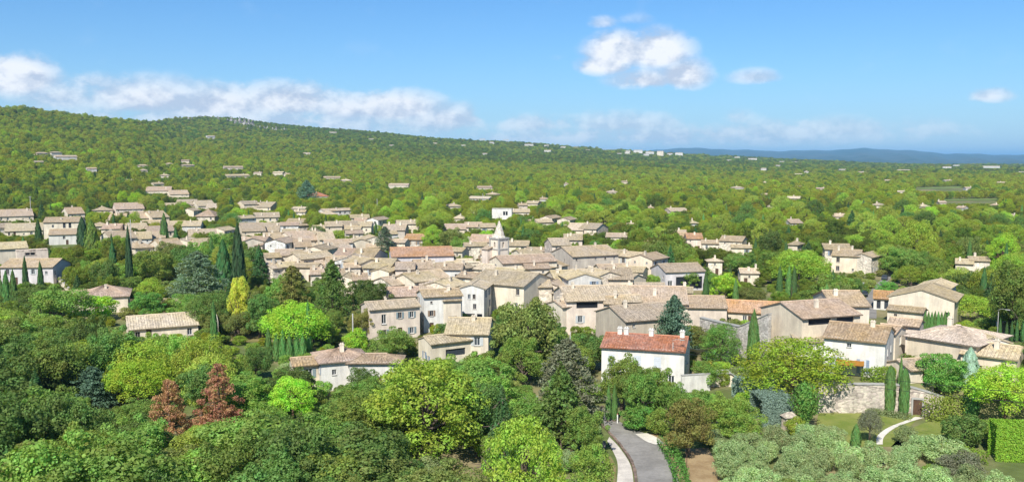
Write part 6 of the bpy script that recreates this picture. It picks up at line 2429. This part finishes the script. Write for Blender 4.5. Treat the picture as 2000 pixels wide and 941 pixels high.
# ------------------------------------------------------------------ haze
hb = MB(); hb.box(-34000, 38000, -3000, 44000, -60, 268)
hm, hN, hL = new_mat('air')
vol = hN.new('ShaderNodeVolumePrincipled')
vol.inputs['Color'].default_value = (0.32, 0.66, 1.0, 1)
vol.inputs['Density'].default_value = 0.000062
vol.inputs['Anisotropy'].default_value = 0.0
ho = hN.new('ShaderNodeOutputMaterial')
hL.new(vol.outputs[0], ho.inputs['Volume'])
haze = ob('haze', hb.mesh('haze', 'air'))
haze['kind'] = 'stuff'

# ------------------------------------------------------------------ labels for everything that was not named above
LM = [('the church spire', 975, 460), ('the red-roofed white house', 1263, 690), ('the white terrace house', 1680, 680), ('the taller rust-brown tree', 432, 760), ('the shorter rust-brown tree', 333, 790),
      ('the lime umbrella pine', 578, 630), ('the wide lime pine', 1545, 700), ('the lime pine above the hedge', 1962, 750), ('the olive-brown roadside oak', 1344, 820), ('the blue hedge', 1510, 790),
      ('the large yellow-green pine', 835, 780), ('the big dark oak', 1032, 640), ('the road bend', 1230, 850), ('the bare ground', 1370, 910), ('the lawn', 1660, 825), ('the white garden path', 1745, 840), ('the tall clipped hedge', 1970, 860),
      ('the spreading grey-green cedar', 388, 530), ('the tallest blackish cypress', 467, 500), ('the blue-green cedar', 1316, 620), ('the arcaded hall', 850, 500), ('the modern glazed hall', 1330, 530), ('the pinkish farmhouse', 762, 610), ('the tall white house', 858, 590),
      ('the low cream house', 868, 670), ('the tree-hidden villa', 690, 695), ('the pale low roof', 315, 625), ('the pinkish-roofed villa', 205, 570), ('the bluish house', 75, 525), ('the tall cream house', 126, 440), ('the long white house', 361, 445),
      ('the dry field', 475, 658), ('the lime pine in the wood', 272, 730), ('the grey-blue cedar', 178, 750), ('the cubic white villa', 981, 418), ('the village street', 1712, 575), ('the wide gabled house', 1800, 585), ('the broad pale roof', 1866, 650),
      ('the long white wall', 1970, 642), ('the blank tan gable', 1525, 620), ('the high grey garden wall', 1440, 650), ('the big grey gable', 1100, 505), ('the rocky cliff', 470, 248), ('the hilltop town', 1275, 293), ('the blue mountains', 1680, 300),
      ('the white hillside villa', 127, 308), ('the pink hillside villa', 458, 332), ('the orange-hipped villa', 1340, 462), ('the house pair beyond the pine', 1650, 495), ('the lone white house', 1802, 402), ('the flat cream house', 445, 375),
      ('the cedar among the roofs', 752, 465), ('the broad grey-green cedar', 1108, 740), ('the round terrace tree', 1836, 730), ('the lime-yellow pine', 572, 775), ('the light cypress row', 558, 675)]
ORD = ['first', 'second', 'third', 'fourth', 'fifth', 'sixth', 'seventh', 'eighth', 'ninth', 'tenth', 'eleventh', 'twelfth', 'thirteenth', 'fourteenth', 'fifteenth', 'sixteenth', 'seventeenth', 'eighteenth', 'nineteenth', 'twentieth']
ORD += ['twenty-' + q for q in ORD[:9]] + ['thirtieth'] + ['thirty-' + q for q in ORD[:9]]
bins = {}
for (o, desc, px, py) in PENDING:
    px, py = float(px), float(py)
    best = sorted(LM, key=lambda l: math.hypot((l[1] - px), (l[2] - py) * 1.6))[0]
    dx, dy = px - best[1], py - best[2]
    if abs(dx) > abs(dy) * 1.3:
        rel = 'left of' if dx < 0 else 'right of'
    else:
        rel = 'below' if dy > 0 else 'above'
    bins.setdefault((desc, rel, best[0]), []).append((math.hypot(dx, dy), o))
for (desc, rel, lm), lst in bins.items():
    lst.sort(key=lambda q: q[0])
    for i, (_, o) in enumerate(lst):
        if len(lst) == 1:
            o['label'] = f'{desc} {rel} {lm}'
        else:
            o['label'] = f'{ORD[min(i, len(ORD) - 1)]} {desc} counted {rel} {lm}'
for o in bpy.data.objects:
    if '_d' in o:
        del o['_d']
